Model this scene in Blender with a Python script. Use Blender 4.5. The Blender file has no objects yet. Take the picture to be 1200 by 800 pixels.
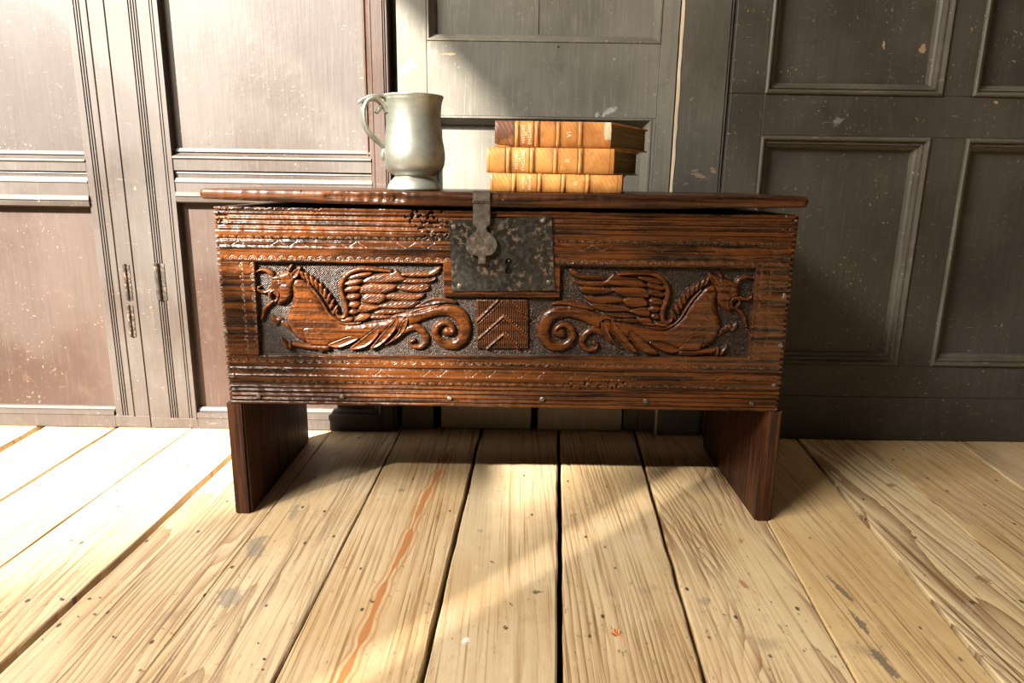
import bpy, bmesh, math, random
import numpy as np
from math import sin, cos, pi, radians, sqrt, atan2
from mathutils import Matrix, Vector

random.seed(7); RNG = np.random.default_rng(7)
SC = bpy.context.scene
COL = SC.collection

# ------------------------------------------------------------------ camera
FPX = 800.0; TH = radians(13.24); RO = radians(0.85); CAM_H = .551
cF = np.array([0, cos(TH), -sin(TH)]); cR0 = np.array([1., 0, 0]); cU0 = np.array([0, sin(TH), cos(TH)])
cR = cR0*cos(RO)+cU0*sin(RO); cU = -cR0*sin(RO)+cU0*cos(RO); cC = np.array([0, 0, CAM_H])
cam = bpy.data.cameras.new('camera'); cam.sensor_width = 36; cam.lens = 36*FPX/1200; cam.clip_start = .02
camo = bpy.data.objects.new('camera', cam); COL.objects.link(camo)
camo.matrix_world = Matrix(((cR[0], cU[0], -cF[0], 0), (cR[1], cU[1], -cF[1], 0), (cR[2], cU[2], -cF[2], CAM_H), (0, 0, 0, 1)))
SC.camera = camo

# ------------------------------------------------------------------ world, sun, window light, exposure
SUN_DIR = Vector((.93, 1.0, -.88))
SUN_E, SKY_E, WORLD_E, EXPO = 48.0, 160.0, .016, 0.0
w = bpy.data.worlds.new('world'); SC.world = w; w.use_nodes = True
bg = w.node_tree.nodes['Background']; bg.inputs[0].default_value = (1, .93, .82, 1); bg.inputs[1].default_value = WORLD_E
sl = bpy.data.lights.new('sun', 'SUN'); sl.energy = SUN_E; sl.angle = radians(1.1); sl.color = (1, .94, .84)
so = bpy.data.objects.new('sun', sl); COL.objects.link(so)
so.rotation_euler = SUN_DIR.to_track_quat('-Z', 'Y').to_euler(); so.location = (-4, -3, 4)
al = bpy.data.lights.new('window_daylight', 'AREA'); al.shape = 'RECTANGLE'; al.size = 1.25; al.size_y = .45; al.energy = SKY_E; al.color = (1, .95, .87)
ao = bpy.data.objects.new('window_daylight', al); COL.objects.link(ao)
ao.location = (-1.60, -.30, 2.05); ao.rotation_euler = Vector((1, .45, -.80)).to_track_quat('-Z', 'Y').to_euler()
SC.view_settings.view_transform = 'Standard'; SC.view_settings.look = 'None'
SC.view_settings.exposure = EXPO; SC.view_settings.gamma = 1; SC.view_settings.use_curve_mapping = False

# ------------------------------------------------------------------ measuring helpers (photo pixel -> point on a real plane)
def ray(x, y): return cF+cR*(x-600)/FPX+cU*(400-y)/FPX
def atY(x, y, Y): r = ray(x, y); return cC+r*(Y/r[1])
def atZ(x, y, Z): r = ray(x, y); return cC+r*((Z-CAM_H)/r[2])

# ------------------------------------------------------------------ material helpers
class NT:
    def __init__(s, name):
        s.m = bpy.data.materials.new(name); s.m.use_nodes = True; s.t = s.m.node_tree
        s.b = s.t.nodes['Principled BSDF']; s.out = s.t.nodes['Material Output']
    def n(s, typ, **kw):
        o = s.t.nodes.new(typ)
        for k, v in kw.items(): setattr(o, k, v)
        return o
    def l(s, a, b): s.t.links.new(a, b)
    def put(s, sock, v):
        if isinstance(v, bpy.types.NodeSocket): s.l(v, sock)
        elif isinstance(v, tuple) and len(v) == 3 and sock.type == 'RGBA': sock.default_value = (*v, 1)
        else: sock.default_value = v
    def pos(s): return s.n('ShaderNodeNewGeometry').outputs['Position']
    def obj(s): return s.n('ShaderNodeTexCoord').outputs['Object']
    def map(s, v, scale=(1, 1, 1), loc=(0, 0, 0), rot=(0, 0, 0)):
        o = s.n('ShaderNodeMapping'); s.l(v, o.inputs[0]); o.inputs['Scale'].default_value = scale
        o.inputs['Location'].default_value = loc; o.inputs['Rotation'].default_value = rot; return o.outputs[0]
    def noise(s, v, scale, detail=4, rough=.55, dist=0):
        o = s.n('ShaderNodeTexNoise'); s.l(v, o.inputs['Vector']); o.inputs['Scale'].default_value = scale
        o.inputs['Detail'].default_value = detail; o.inputs['Roughness'].default_value = rough; o.inputs['Distortion'].default_value = dist
        return o.outputs[0]
    def vor(s, v, scale, feature='F1', rnd=1):
        o = s.n('ShaderNodeTexVoronoi', feature=feature); s.l(v, o.inputs['Vector']); o.inputs['Scale'].default_value = scale
        o.inputs['Randomness'].default_value = rnd; return o.outputs[0]
    def math(s, op, a, b=0, c=0, clamp=False):
        o = s.n('ShaderNodeMath', operation=op, use_clamp=clamp)
        for i, v in enumerate((a, b, c)): s.put(o.inputs[i], v)
        return o.outputs[0]
    def ramp(s, f, a, b, va=0., vb=1., smooth=True):
        o = s.n('ShaderNodeMapRange', interpolation_type='SMOOTHSTEP' if smooth else 'LINEAR'); o.clamp = True
        s.put(o.inputs[0], f); o.inputs[1].default_value = a; o.inputs[2].default_value = b
        o.inputs[3].default_value = va; o.inputs[4].default_value = vb; return o.outputs[0]
    def mix(s, f, a, b, mode='MIX'):
        o = s.n('ShaderNodeMix', data_type='RGBA', blend_type=mode)
        s.put(o.inputs[0], f); s.put(o.inputs[6], a); s.put(o.inputs[7], b); return o.outputs[2]
    def sep(s, v):
        o = s.n('ShaderNodeSeparateXYZ'); s.l(v, o.inputs[0]); return o.outputs
    def comb(s, x, y, z):
        o = s.n('ShaderNodeCombineXYZ')
        for i, v in enumerate((x, y, z)): s.put(o.inputs[i], v)
        return o.outputs[0]
    def attr(s, name):
        o = s.n('ShaderNodeAttribute'); o.attribute_name = name; return o.outputs['Fac']
    def bump(s, h, strength=.3, dist=.002, prev=None):
        o = s.n('ShaderNodeBump'); o.inputs['Strength'].default_value = strength; o.inputs['Distance'].default_value = dist
        s.l(h, o.inputs['Height'])
        if prev: s.l(prev, o.inputs['Normal'])
        return o.outputs[0]
    def done(s, col, rough=.6, nor=None, metal=0, spec=.5):
        s.put(s.b.inputs['Base Color'], col); s.put(s.b.inputs['Roughness'], rough); s.put(s.b.inputs['Metallic'], metal)
        s.put(s.b.inputs['Specular IOR Level'], spec)
        if nor: s.l(nor, s.b.inputs['Normal'])
        return s.m

def stains(n, v, col, lst, ax=(0, 1)):
    """irregular stains of their own shape: (u, v, ru, rv, angle, colour, strength)"""
    o = n.sep(v); wob = n.math('ADD', n.math('MULTIPLY', n.noise(v, 55, 5, .75), .6), n.math('MULTIPLY', n.noise(v, 260, 3, .7), .4))
    for (u0, v0, ru, rv, ang, c, st) in lst:
        du = n.math('SUBTRACT', o[ax[0]], u0); dv = n.math('SUBTRACT', o[ax[1]], v0)
        ca, sa = cos(ang), sin(ang)
        a = n.math('DIVIDE', n.math('ADD', n.math('MULTIPLY', du, ca), n.math('MULTIPLY', dv, sa)), ru)
        b = n.math('DIVIDE', n.math('SUBTRACT', n.math('MULTIPLY', dv, ca), n.math('MULTIPLY', du, sa)), rv)
        d = n.math('SQRT', n.math('ADD', n.math('MULTIPLY', a, a), n.math('MULTIPLY', b, b)))
        d = n.math('ADD', d, n.math('MULTIPLY', n.math('SUBTRACT', wob, .42), 3.6))
        col = n.mix(n.math('MULTIPLY', n.ramp(d, 1.05, .85), st), col, c)
    return col

def mat_paint(name, base, alt, fleck, fleck_amt=.5, dirt=(.03, .025, .02), rough=.55, seed=0., marks=()):
    """old scuffed paint / varnish on joinery"""
    n = NT(name); p = n.map(n.pos(), (1, 1, 1), (seed, seed*1.7, seed*.3))
    big = n.noise(p, 5, 4); c = n.mix(n.ramp(big, .35, .68), base, alt)
    gr = n.noise(n.map(p, (110, 110, 5)), 1, 3, .7); c = n.mix(n.ramp(gr, .35, .75, 0, .35), c, tuple(x*.72 for x in base))
    gr2 = n.noise(n.map(p, (260, 260, 14)), 1, 2, .7); c = n.mix(n.ramp(gr2, .5, .8, 0, .45), c, tuple(min(1, x*1.45) for x in alt))
    mid = n.noise(p, 26, 5, .7); c = n.mix(n.ramp(mid, .56, .74, 0, .45), c, tuple(min(1, x*1.35) for x in alt))
    c = n.mix(n.ramp(n.noise(p, 17, 5, .65), .6, .78, 0, .6), c, tuple(x*.6 for x in base))
    sp = n.noise(p, 150, 3, .6); lo = n.noise(p, 9, 3)
    fl = n.math('MULTIPLY', n.ramp(sp, .64, .70), n.ramp(lo, .46, .6))
    c = n.mix(n.math('MULTIPLY', fl, fleck_amt), c, fleck)
    sc = n.noise(n.map(p, (34, 34, 210), rot=(0, .5, 0)), 1, 2, .5)
    c = n.mix(n.math('MULTIPLY', n.ramp(sc, .70, .76), .35*fleck_amt), c, fleck)
    chip = n.noise(p, 38, 4, .6); c = n.mix(n.math('MULTIPLY', n.ramp(chip, .715, .735), fleck_amt), c, tuple(fleck))
    c = stains(n, n.pos(), c, marks, (0, 2))
    nb = n.bump(n.noise(n.map(p, (160, 160, 9)), 1, 4, .6), .25, .0012)
    nb = n.bump(n.noise(p, 70, 4), .18, .001, nb)
    return n.done(c, n.ramp(big, .3, .7, rough-.1, rough+.12), nb, spec=.4)

def mat_oak(name, light=(.076, .0215, .0036), dark=(.0062, .0020, .0008), axis='x', carved=False, rough=.27):
    """old polished oak, grain along one axis"""
    n = NT(name); p = n.pos()
    sc = {'x': (5.5, 170, 170), 'z': (110, 110, 5), 'y': (120, 4.5, 120)}[axis]
    g = n.noise(n.map(p, sc), 1, 4, .65, .3)
    sc2 = tuple(v*3.2 for v in sc); g2 = n.noise(n.map(p, sc2), 1, 3, .6)
    c = n.mix(n.ramp(g, .37, .61), dark, light)
    c = n.mix(n.ramp(g2, .52, .70, 0, .7), c, tuple(x*.55 for x in dark))
    big = n.noise(p, 7, 4); c = n.mix(n.ramp(big, .50, .76, 0, .32), c, tuple(x*.8 for x in dark))
    dots = n.noise(p, 240, 3, .65); bl = n.noise(p, 16, 3)
    c = n.mix(n.math('MULTIPLY', n.ramp(dots, .66, .72), n.ramp(bl, .5, .62)), c, (.16, .12, .09))
    rg = n.ramp(g2, .35, .7, rough-.06, rough+.14)
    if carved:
        gr = n.attr('ground'); wx = n.attr('pale')
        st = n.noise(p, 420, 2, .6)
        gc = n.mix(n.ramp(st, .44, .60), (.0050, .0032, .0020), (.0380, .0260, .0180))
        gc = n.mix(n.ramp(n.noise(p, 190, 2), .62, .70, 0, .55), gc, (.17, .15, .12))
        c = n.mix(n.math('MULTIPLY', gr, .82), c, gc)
        c = n.mix(n.math('MULTIPLY', wx, n.ramp(st, .40, .62, 0, .50)), c, (.24, .15, .09))  # paler along incised lines, reed grooves and worm holes
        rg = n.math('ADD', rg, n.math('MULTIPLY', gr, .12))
    nb = n.bump(g2, .22, .0012); nb = n.bump(n.noise(p, 130, 4), .16, .0010, nb)
    n.b.inputs['Coat Weight'].default_value = .06; n.b.inputs['Coat Roughness'].default_value = .22
    return n.done(c, rg, nb, spec=.22)

# ------------------------------------------------------------------ object helpers
ORG = {}
def setkind(o, k): o['kind'] = k; return o
def tag(o, label, cat, group=None):
    o['label'] = label; o['category'] = cat
    if group: o['group'] = group
    return o
def empty(name, loc=(0, 0, 0), rz=0):
    o = bpy.data.objects.new(name, None); COL.objects.link(o); o.empty_display_size = .05
    o.location = loc; o.rotation_euler = (0, 0, rz); ORG[o.name] = np.array(loc, float) if rz == 0 else None
    return o
def root_org(par):
    while par is not None and par.parent is not None: par = par.parent
    return None if par is None else ORG.get(par.name)
def link(name, me, mat, par=None, smooth=False, local=False):
    o = bpy.data.objects.new(name, me); COL.objects.link(o)
    if mat: me.materials.append(mat)
    if par is not None:
        o.parent = par
        g = root_org(par)
        if not local and g is not None and np.any(g): me.transform(Matrix.Translation(Vector(-g)))
    if smooth: me.polygons.foreach_set('use_smooth', [True]*len(me.polygons))
    return o
def frombm(name, bm, mat, par=None, smooth=False, local=False, fix=True):
    if fix: bmesh.ops.recalc_face_normals(bm, faces=bm.faces)
    me = bpy.data.meshes.new(name); bm.to_mesh(me); bm.free(); return link(name, me, mat, par, smooth, local)
def bmbox(bm, a, b, bev=0., seg=1):
    x0, y0, z0 = a; x1, y1, z1 = b
    v = [bm.verts.new(c) for c in ((x0, y0, z0), (x1, y0, z0), (x1, y1, z0), (x0, y1, z0), (x0, y0, z1), (x1, y0, z1), (x1, y1, z1), (x0, y1, z1))]
    f = [bm.faces.new([v[i] for i in q]) for q in ((0, 3, 2, 1), (4, 5, 6, 7), (0, 1, 5, 4), (1, 2, 6, 5), (2, 3, 7, 6), (3, 0, 4, 7))]
    if bev:
        es = list({e for q in f for e in q.edges}); bmesh.ops.bevel(bm, geom=es, offset=bev, segments=seg, profile=.6, affect='EDGES')
def box(name, a, b, mat, par=None, bev=0., seg=1, local=False):
    bm = bmesh.new(); bmbox(bm, [min(p, q) for p, q in zip(a, b)], [max(p, q) for p, q in zip(a, b)], bev, seg)
    return frombm(name, bm, mat, par, local=local)
def strip(name, axis, prof, v0, v1, yface, yback, mat, par):
    """profile (u, out) extruded along z ('v') or x ('h')"""
    prof = sorted(prof); bm = bmesh.new(); rows = []
    for v in (v0, v1):
        pts = [(u, yface-d) for u, d in prof]+[(prof[-1][0], yback), (prof[0][0], yback)]
        rows.append([bm.verts.new((u, y, v) if axis == 'v' else (v, y, u)) for u, y in pts])
    k = len(rows[0])
    for i in range(k): bm.faces.new([rows[0][i], rows[0][(i+1) % k], rows[1][(i+1) % k], rows[1][i]])
    bm.faces.new(rows[0]); bm.faces.new(rows[1][::-1])
    return frombm(name, bm, mat, par)
def ring(name, x0, x1, z0, z1, prof, yface, mat, par):
    """mitred moulding round a panel opening; prof = (inset, out)"""
    bm = bmesh.new(); R = []
    for t, d in prof:
        R.append([bm.verts.new(p) for p in ((x0+t, yface-d, z0+t), (x1-t, yface-d, z0+t), (x1-t, yface-d, z1-t), (x0+t, yface-d, z1-t))])
    for a, b in zip(R, R[1:]):
        for i in range(4): bm.faces.new([a[i], a[(i+1) % 4], b[(i+1) % 4], b[i]])
    return frombm(name, bm, mat, par)
def lathe(name, prof, mat, par, seg=64, c=(0, 0, 0)):
    bm = bmesh.new(); R = []
    for r, z in prof: R.append([bm.verts.new((c[0]+r*cos(2*pi*i/seg), c[1]+r*sin(2*pi*i/seg), c[2]+z)) for i in range(seg)])
    for a, b in zip(R, R[1:]):
        for i in range(seg): bm.faces.new([a[i], a[(i+1) % seg], b[(i+1) % seg], b[i]])
    bm.faces.new(R[0][::-1]); bm.faces.new(R[-1])
    return frombm(name, bm, mat, par, True)
def cat(pts, n=8, closed=False):
    P = np.array(pts, float); m = len(P); out = []
    rng = range(m) if closed else range(m-1)
    for i in rng:
        p0, p1, p2, p3 = [P[j % m] if closed else P[min(max(j, 0), m-1)] for j in (i-1, i, i+1, i+2)]
        for t in np.linspace(0, 1, n, endpoint=False):
            out.append(.5*((2*p1)+(-p0+p2)*t+(2*p0-5*p1+4*p2-p3)*t*t+(-p0+3*p1-3*p2+p3)*t**3))
    if not closed: out.append(P[-1])
    return np.array(out)
def sweep(bm, path, secs):
    """secs: per path point a list of 3D points (closed section)"""
    R = [[bm.verts.new(p) for p in s] for s in secs]; k = len(R[0])
    for a, b in zip(R, R[1:]):
        for i in range(k): bm.faces.new([a[i], a[(i+1) % k], b[(i+1) % k], b[i]])
    bm.faces.new(R[0][::-1]); bm.faces.new(R[-1])

# ------------------------------------------------------------------ materials
M_LEAF = mat_paint('faded_brown_paint', (.0402, .0286, .0216), (.0549, .0439, .0366), (0.216, 0.174, 0.138), .55, seed=3)
M_LEAF_RED = mat_paint('worn_red_brown_paint', (.0339, .0166, .0099), (.0471, .0280, .0195), (.2160, .1440, .0960), .6, seed=8)
def pm(x, y, rx, ry, a, c, s, Y=1.45):
    q = atY(x, y, Y); return (q[0], q[2], rx*.0018, ry*.0018, a, c, s)
M_LEAF_PINK = mat_paint('faded_rose_paint', (.0287, .0176, .0132), (.0386, .0275, .0222), (0.198, 0.156, 0.120), .6, seed=14)
M_GREY = mat_paint('grey_brown_paint_lit', (.1082, .0992, .0794), (.1515, .1408, .1154), (.42, .33, .20), .55, seed=1,  # centre door colour lightened to carry the extra light and haze there
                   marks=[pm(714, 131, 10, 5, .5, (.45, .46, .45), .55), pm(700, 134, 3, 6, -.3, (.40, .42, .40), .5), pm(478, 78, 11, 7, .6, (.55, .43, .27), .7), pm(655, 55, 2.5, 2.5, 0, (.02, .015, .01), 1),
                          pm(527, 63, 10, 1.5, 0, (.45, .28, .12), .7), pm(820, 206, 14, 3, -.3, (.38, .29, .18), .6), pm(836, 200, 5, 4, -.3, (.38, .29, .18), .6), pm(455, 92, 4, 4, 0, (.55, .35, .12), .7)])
M_DARK = mat_paint('umber_paint_shaded', (.0335, .0288, .0219), (.0500, .0440, .0347), (.40, .28, .15), .5, seed=5,  # right door colour darkened to stand in for light falling off rightwards
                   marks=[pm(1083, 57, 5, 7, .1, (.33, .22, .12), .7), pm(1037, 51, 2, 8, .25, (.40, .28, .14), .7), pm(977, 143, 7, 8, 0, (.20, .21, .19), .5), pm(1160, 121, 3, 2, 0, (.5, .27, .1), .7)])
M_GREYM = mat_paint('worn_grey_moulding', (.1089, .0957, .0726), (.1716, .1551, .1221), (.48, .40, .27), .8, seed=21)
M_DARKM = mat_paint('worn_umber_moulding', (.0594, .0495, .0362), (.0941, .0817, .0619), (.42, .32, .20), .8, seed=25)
M_POST = mat_paint('grey_brown_post_shaded', (.0603, .0553, .0443), (.0845, .0785, .0643), (.30, .24, .15), .6, seed=31, marks=[pm(820, 206, 14, 3, -.3, (.26, .19, .12), .6), pm(836, 200, 5, 4, -.3, (.26, .19, .12), .6), pm(812, 200, 6, 2, .2, (.26, .19, .12), .6)])  # darker copy of the centre door paint, light falloff put into the colour
M_BLACK = NT('gap_shade_black').done((.006, .005, .004), .9, spec=.05)  # near-black put in for the shade inside gaps, cracks and keyhole
M_PLASTER = mat_paint('old_plaster', (.42, .38, .32), (.50, .46, .40), (.6, .58, .5), .2, rough=.85, seed=12)
M_BEAD = mat_paint('bare_worn_edge', (.42, .33, .22), (.55, .45, .33), (.2, .15, .1), .5, seed=4)
M_OAKX = mat_oak('oak_along', axis='x')
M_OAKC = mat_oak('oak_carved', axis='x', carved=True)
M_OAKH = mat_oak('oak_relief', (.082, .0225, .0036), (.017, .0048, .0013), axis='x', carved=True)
M_OAKZ = mat_oak('oak_end_board', (.0675, .0225, .0081), (.0162, .0058, .0032), axis='z', rough=.42)
M_LID = mat_oak('oak_lid', (.0615, .0191, .0045), (.0078, .0032, .0016), axis='x', rough=.34)

def mat_iron(name, a, b, rust, amt, rough=.42, metal=.55):
    n = NT(name); p = n.pos()
    c = n.mix(n.ramp(n.noise(p, 60, 4), .35, .65), a, b)
    r = n.noise(p, 130, 4, .6); lo = n.noise(p, 22, 3)
    f = n.math('MULTIPLY', n.ramp(r, .535, .60), n.ramp(lo, .42, .60)); c = n.mix(n.math('MULTIPLY', f, amt), c, rust)
    c = n.mix(n.math('MULTIPLY', n.ramp(n.noise(p, 320, 2), .66, .72), amt*.7), c, tuple(min(1, x*1.5) for x in rust))
    nb = n.bump(n.noise(p, 260, 4), .25, .0008)
    return n.done(c, n.ramp(r, .4, .65, rough-.08, rough+.2), nb, n.math('SUBTRACT', metal, n.math('MULTIPLY', f, metal*.8)), .5)
M_PLATE = mat_iron('blackened_iron', (.0124, .0106, .0075), (.0263, .0236, .0180), (.085, .048, .022), .75)
M_HASP = mat_iron('brown_iron', (.0632, .0502, .0391), (.0930, .0763, .0614), (.1200, .0660, .0360), .5, .45)
M_NAIL = mat_iron('nail_iron', (.045, .038, .03), (.14, .12, .095), (.2, .1, .05), .4, .4)
M_HINGE = mat_iron('hinge_iron', (.0347, .0285, .0223), (.0495, .0396, .0322), (.25, .14, .08), .5, .5)

def mat_pewter():
    n = NT('dull_pewter'); p = n.pos()
    a = n.noise(p, 40, 5, .6); c = n.mix(n.ramp(a, .35, .68), (.45, .46, .405), (.32, .33, .285))
    c = n.mix(n.ramp(n.noise(p, 150, 4, .7), .58, .70, 0, .5), c, (.24, .24, .21))
    nb = n.bump(n.noise(p, 90, 4), .10, .001)
    return n.done(c, n.ramp(a, .3, .7, .42, .54), nb, .80, .5)
M_PEWTER = mat_pewter()

# ------------------------------------------------------------------ floor: one plank per board, seams measured in the photograph
def mat_pine(name, seed, light, dark, freq=95., warp=1.0, streak=None, marks=(), lines=.75, cath=1.):
    light = (light[0]*1.06, light[1]*1.24, light[2]*1.52); dark = (dark[0], dark[1]*1.02, dark[2]*1.1)
    n = NT(name); P = n.pos(); p = n.map(P, (1, 1, 1), (seed*1.37, seed*2.11, seed*.7))
    x, y, z = n.sep(p)
    big = n.noise(n.map(p, (7, 1.1, 1)), 1, 2, .5)
    wob = n.noise(n.map(p, (30, 4.5, 1)), 1, 3, .55)
    t = n.math('ADD', x, n.math('ADD', n.math('MULTIPLY', n.math('SUBTRACT', big, .5), .16*cath), n.math('MULTIPLY', n.math('SUBTRACT', wob, .5), .018*warp)))
    tf = n.math('FRACT', n.math('MULTIPLY', t, freq))
    late = n.math('POWER', tf, 2.2)
    am = n.noise(n.map(p, (16, 2.2, 1)), 1, 3, .6)
    fib = n.noise(n.map(p, (420, 11, 1)), 1, 3, .65)
    c = n.mix(n.ramp(n.noise(p, 5, 4), .35, .68), light, tuple(v*k for v, k in zip(light, (.86, .80, .70))))
    c = n.mix(n.math('MULTIPLY', n.math('MULTIPLY', late, n.ramp(am, .34, .56, .15, 1)), lines), c, dark)
    c = n.mix(n.ramp(fib, .52, .78, 0, .40), c, tuple(v*1.15 for v in dark))
    c = n.mix(n.ramp(fib, .45, .22, 0, .30), c, tuple(min(1, v*1.2) for v in light))
    thin = n.noise(n.map(p, (230, 2.6, 1)), 1, 4, .6, .2); c = n.mix(n.math('MULTIPLY', n.ramp(thin, .53, .64), n.ramp(am, .36, .60, .30, .95)), c, tuple(v*.72 for v in dark))
    ch = n.noise(n.map(p, (170, 60, 1)), 1, 4, .7); c = n.mix(n.math('MULTIPLY', n.ramp(ch, .60, .70), n.ramp(n.noise(p, 6, 3), .42, .60, .25, .85)), c, (.15, .105, .062))
    c = n.mix(n.ramp(n.noise(n.map(p, (60, 26, 1)), 1, 5, .75), .58, .72, 0, .35), c, (.62, .49, .33))
    c = n.mix(n.ramp(n.noise(p, 12, 5, .65), .58, .76, 0, .45), c, (.19, .145, .10))
    c = n.mix(n.ramp(n.noise(n.map(p, (14, 4, 1)), 1, 5, .7), .62, .74, 0, .30), c, (.66, .52, .36))
    # nail holes and pits
    vd = n.vor(n.map(p, (1, .6, 1)), 26); c = n.mix(n.ramp(vd, .085, .05, 0, .9), c, (.035, .024, .016))
    vd2 = n.math('MULTIPLY', n.ramp(n.noise(n.map(p, (150, 60, 1)), 1, 2, .5), .735, .76), .7); c = n.mix(vd2, c, (.10, .065, .04))
    h = n.math('SUBTRACT', 1, n.math('MULTIPLY', late, n.ramp(am, .36, .62, .1, 1)))
    if streak:
        sx, sy, sl, wd, y0, y1, col = streak      # resin streak following a leaning line
        o = n.sep(P); ln = n.math('ADD', sx, n.math('MULTIPLY', n.math('SUBTRACT', o[1], sy), sl))
        ln = n.math('ADD', ln, n.math('MULTIPLY', n.math('SUBTRACT', n.noise(n.map(P, (1, 5, 1)), 1, 1), .5), .016))
        d = n.math('ABSOLUTE', n.math('SUBTRACT', o[0], ln))
        wv = n.math('MULTIPLY', wd, n.ramp(n.noise(n.map(P, (0, 13, 0), (5, 0, 0)), 1, 2), .30, .62, .15, 1))
        inn = n.math('MULTIPLY', n.ramp(n.math('DIVIDE', d, wv), 1.1, .8), n.math('MULTIPLY', n.ramp(o[1], y0, y0+.05), n.ramp(o[1], y1, y1-.05)))
        rim = n.ramp(n.math('ABSOLUTE', n.math('SUBTRACT', d, n.math('ADD', wv, .006))), .0028, .0008)
        c = n.mix(n.math('MULTIPLY', rim, .6), c, tuple(v*.9 for v in col)); c = n.mix(inn, c, col)
    c = stains(n, P, c, marks)
    nb = n.bump(h, .42, .0018); nb = n.bump(thin, .30, .0012, nb); nb = n.bump(fib, .22, .0012, nb); nb = n.bump(n.noise(p, 45, 4), .2, .002, nb)
    return n.done(c, n.ramp(fib, .3, .7, .50, .66), nb, spec=.35)

def fm(x, y, rx, ry, a, c, s):
    q = atZ(x, y, 0); return (q[0], q[1], rx, ry, a, c, s)
floor = setkind(empty('floor'), 'structure')
box('subfloor', (-1.75, -2.4, -.10), (1.9, 1.62, -.045), M_BLACK, floor)
# seam lines: X at depth 1.44, X at depth .70, gap width
seams = [(-1.46, -1.40, .004), (-1.250, -1.20, .004), (-1.053, -1.008, .012), (-.883, -.877, .006), (-.714, -.735, .0012), (-.561, -.579, .0125), (-.401, -.412, .0014),
         (-.247, -.261, .0014), (-.068, -.096, .0062), (.108, .063, .0072), (.280, .229, .0062), (.470, .402, .0022), (.640, .567, .0055),
         (.790, .724, .0014), (.997, .897, .003), (1.17, 1.06, .003), (1.36, 1.24, .003), (1.56, 1.42, .003)]
BLUE = (.13, .125, .115)
PINE = {  # right boards lightened, middle ones darkened to level the light across the floor
    5: dict(light=(.50, .335, .175), dark=(.235, .125, .055), freq=60, cath=1.3),
    4: dict(light=(.54, .36, .19), dark=(.30, .165, .07), freq=70),
    6: dict(light=(.49, .325, .165), dark=(.20, .115, .055), freq=58, cath=1.5, marks=[fm(300, 640, .020, .05, .25, BLUE, .55), fm(270, 700, .028, .03, .3, BLUE, .55), fm(345, 600, .010, .05, .1, BLUE, .5), fm(225, 690, .015, .06, .3, BLUE, .35)]),
    7: dict(light=(.4730, .3096, .1505), dark=(.30, .155, .055), freq=70, cath=.6, lines=.5,
            streak=(-.150, 1.10, .085, .0062, .60, 1.36, (.36, .15, .05)), marks=[fm(470, 574, .008, .010, .2, BLUE, .6)]),
    8: dict(light=(.4480, .3000, .1520), dark=(.36, .20, .085), freq=55, cath=.5, lines=.35, marks=[fm(629, 693, .009, .006, 0, (.10, .08, .06), .9), fm(546, 749, .010, .010, 0, (.66, .62, .55), .8), fm(563, 621, .006, .006, 0, BLUE, .5)]),
    9: dict(light=(.4840, .3168, .1540), dark=(.29, .155, .06), freq=120, cath=.35, warp=.6, lines=.95, marks=[fm(697, 580, .004, .06, .02, (.26, .16, .08), .7)]),
    10: dict(light=(.5406, .3519, .1683), dark=(.245, .125, .05), freq=75, cath=1.7, lines=.9, marks=[fm(872, 684, .006, .016, .15, (.27, .12, .045), .8), fm(868, 634, .005, .012, -.2, (.27, .12, .045), .7), fm(826, 705, .010, .014, 0, BLUE, .35)]),
    11: dict(light=(.5400, .3348, .1404), dark=(.32, .18, .075), freq=45, cath=1.0, lines=.3, marks=[fm(985, 690, .0060, .045, .13, (.155, .12, .08), .9), fm(1008, 730, .0075, .035, .10, (.155, .12, .08), .9), fm(1035, 775, .0095, .035, .10, (.155, .12, .08), .9)]),
    12: dict(light=(.5900, .3953, .1888), dark=(.205, .105, .042), freq=62, cath=1.2, lines=.95, marks=[fm(1045, 568, .014, .010, .3, (.20, .11, .05), .8), fm(1153, 679, .010, .017, .15, (.21, .12, .055), .8)]),
    13: dict(light=(.5280, .3300, .1485), dark=(.26, .14, .06), freq=58, cath=.9, lines=.5, marks=[fm(1190, 540, .06, .05, 0, (.12, .105, .085), .6)])}
for i in range(len(seams)-1):
    a, b = seams[i], seams[i+1]
    lx = lambda s, Y: s[0]+(s[1]-s[0])*(Y-1.44)/(.70-1.44)
    bm = bmesh.new(); N = 46; top = []; z0 = random.uniform(-.0012, .0012); z1 = random.uniform(-.001, .001)
    if i == 13: z0 = -.001
    for k in range(N+1):
        Y = -.9+(1.485+.9)*k/N
        xl = lx(a, Y)+a[2]/2+random.uniform(-1, 1)*min(.0012, a[2]*.25); xr = lx(b, Y)-b[2]/2+random.uniform(-1, 1)*min(.0012, b[2]*.25)
        e = .0016 if min(a[2], b[2]) < .003 else .0026
        top.append([bm.verts.new(c) for c in ((xl, Y, -.045), (xl, Y, z0-e), (xl+e, Y, z0), (xr-e, Y, z1), (xr, Y, z1-e), (xr, Y, -.045))])
    for r, s in zip(top, top[1:]):
        for j in range(5): bm.faces.new([r[j], r[j+1], s[j+1], s[j]])
    bm.faces.new(top[0]); bm.faces.new(top[-1][::-1])
    kw = PINE.get(i, dict(light=(.52, .34, .17), dark=(.27, .15, .06)))
    frombm('plank', bm, mat_pine('pine_board', i*1.93+.4, **kw), floor)

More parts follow.
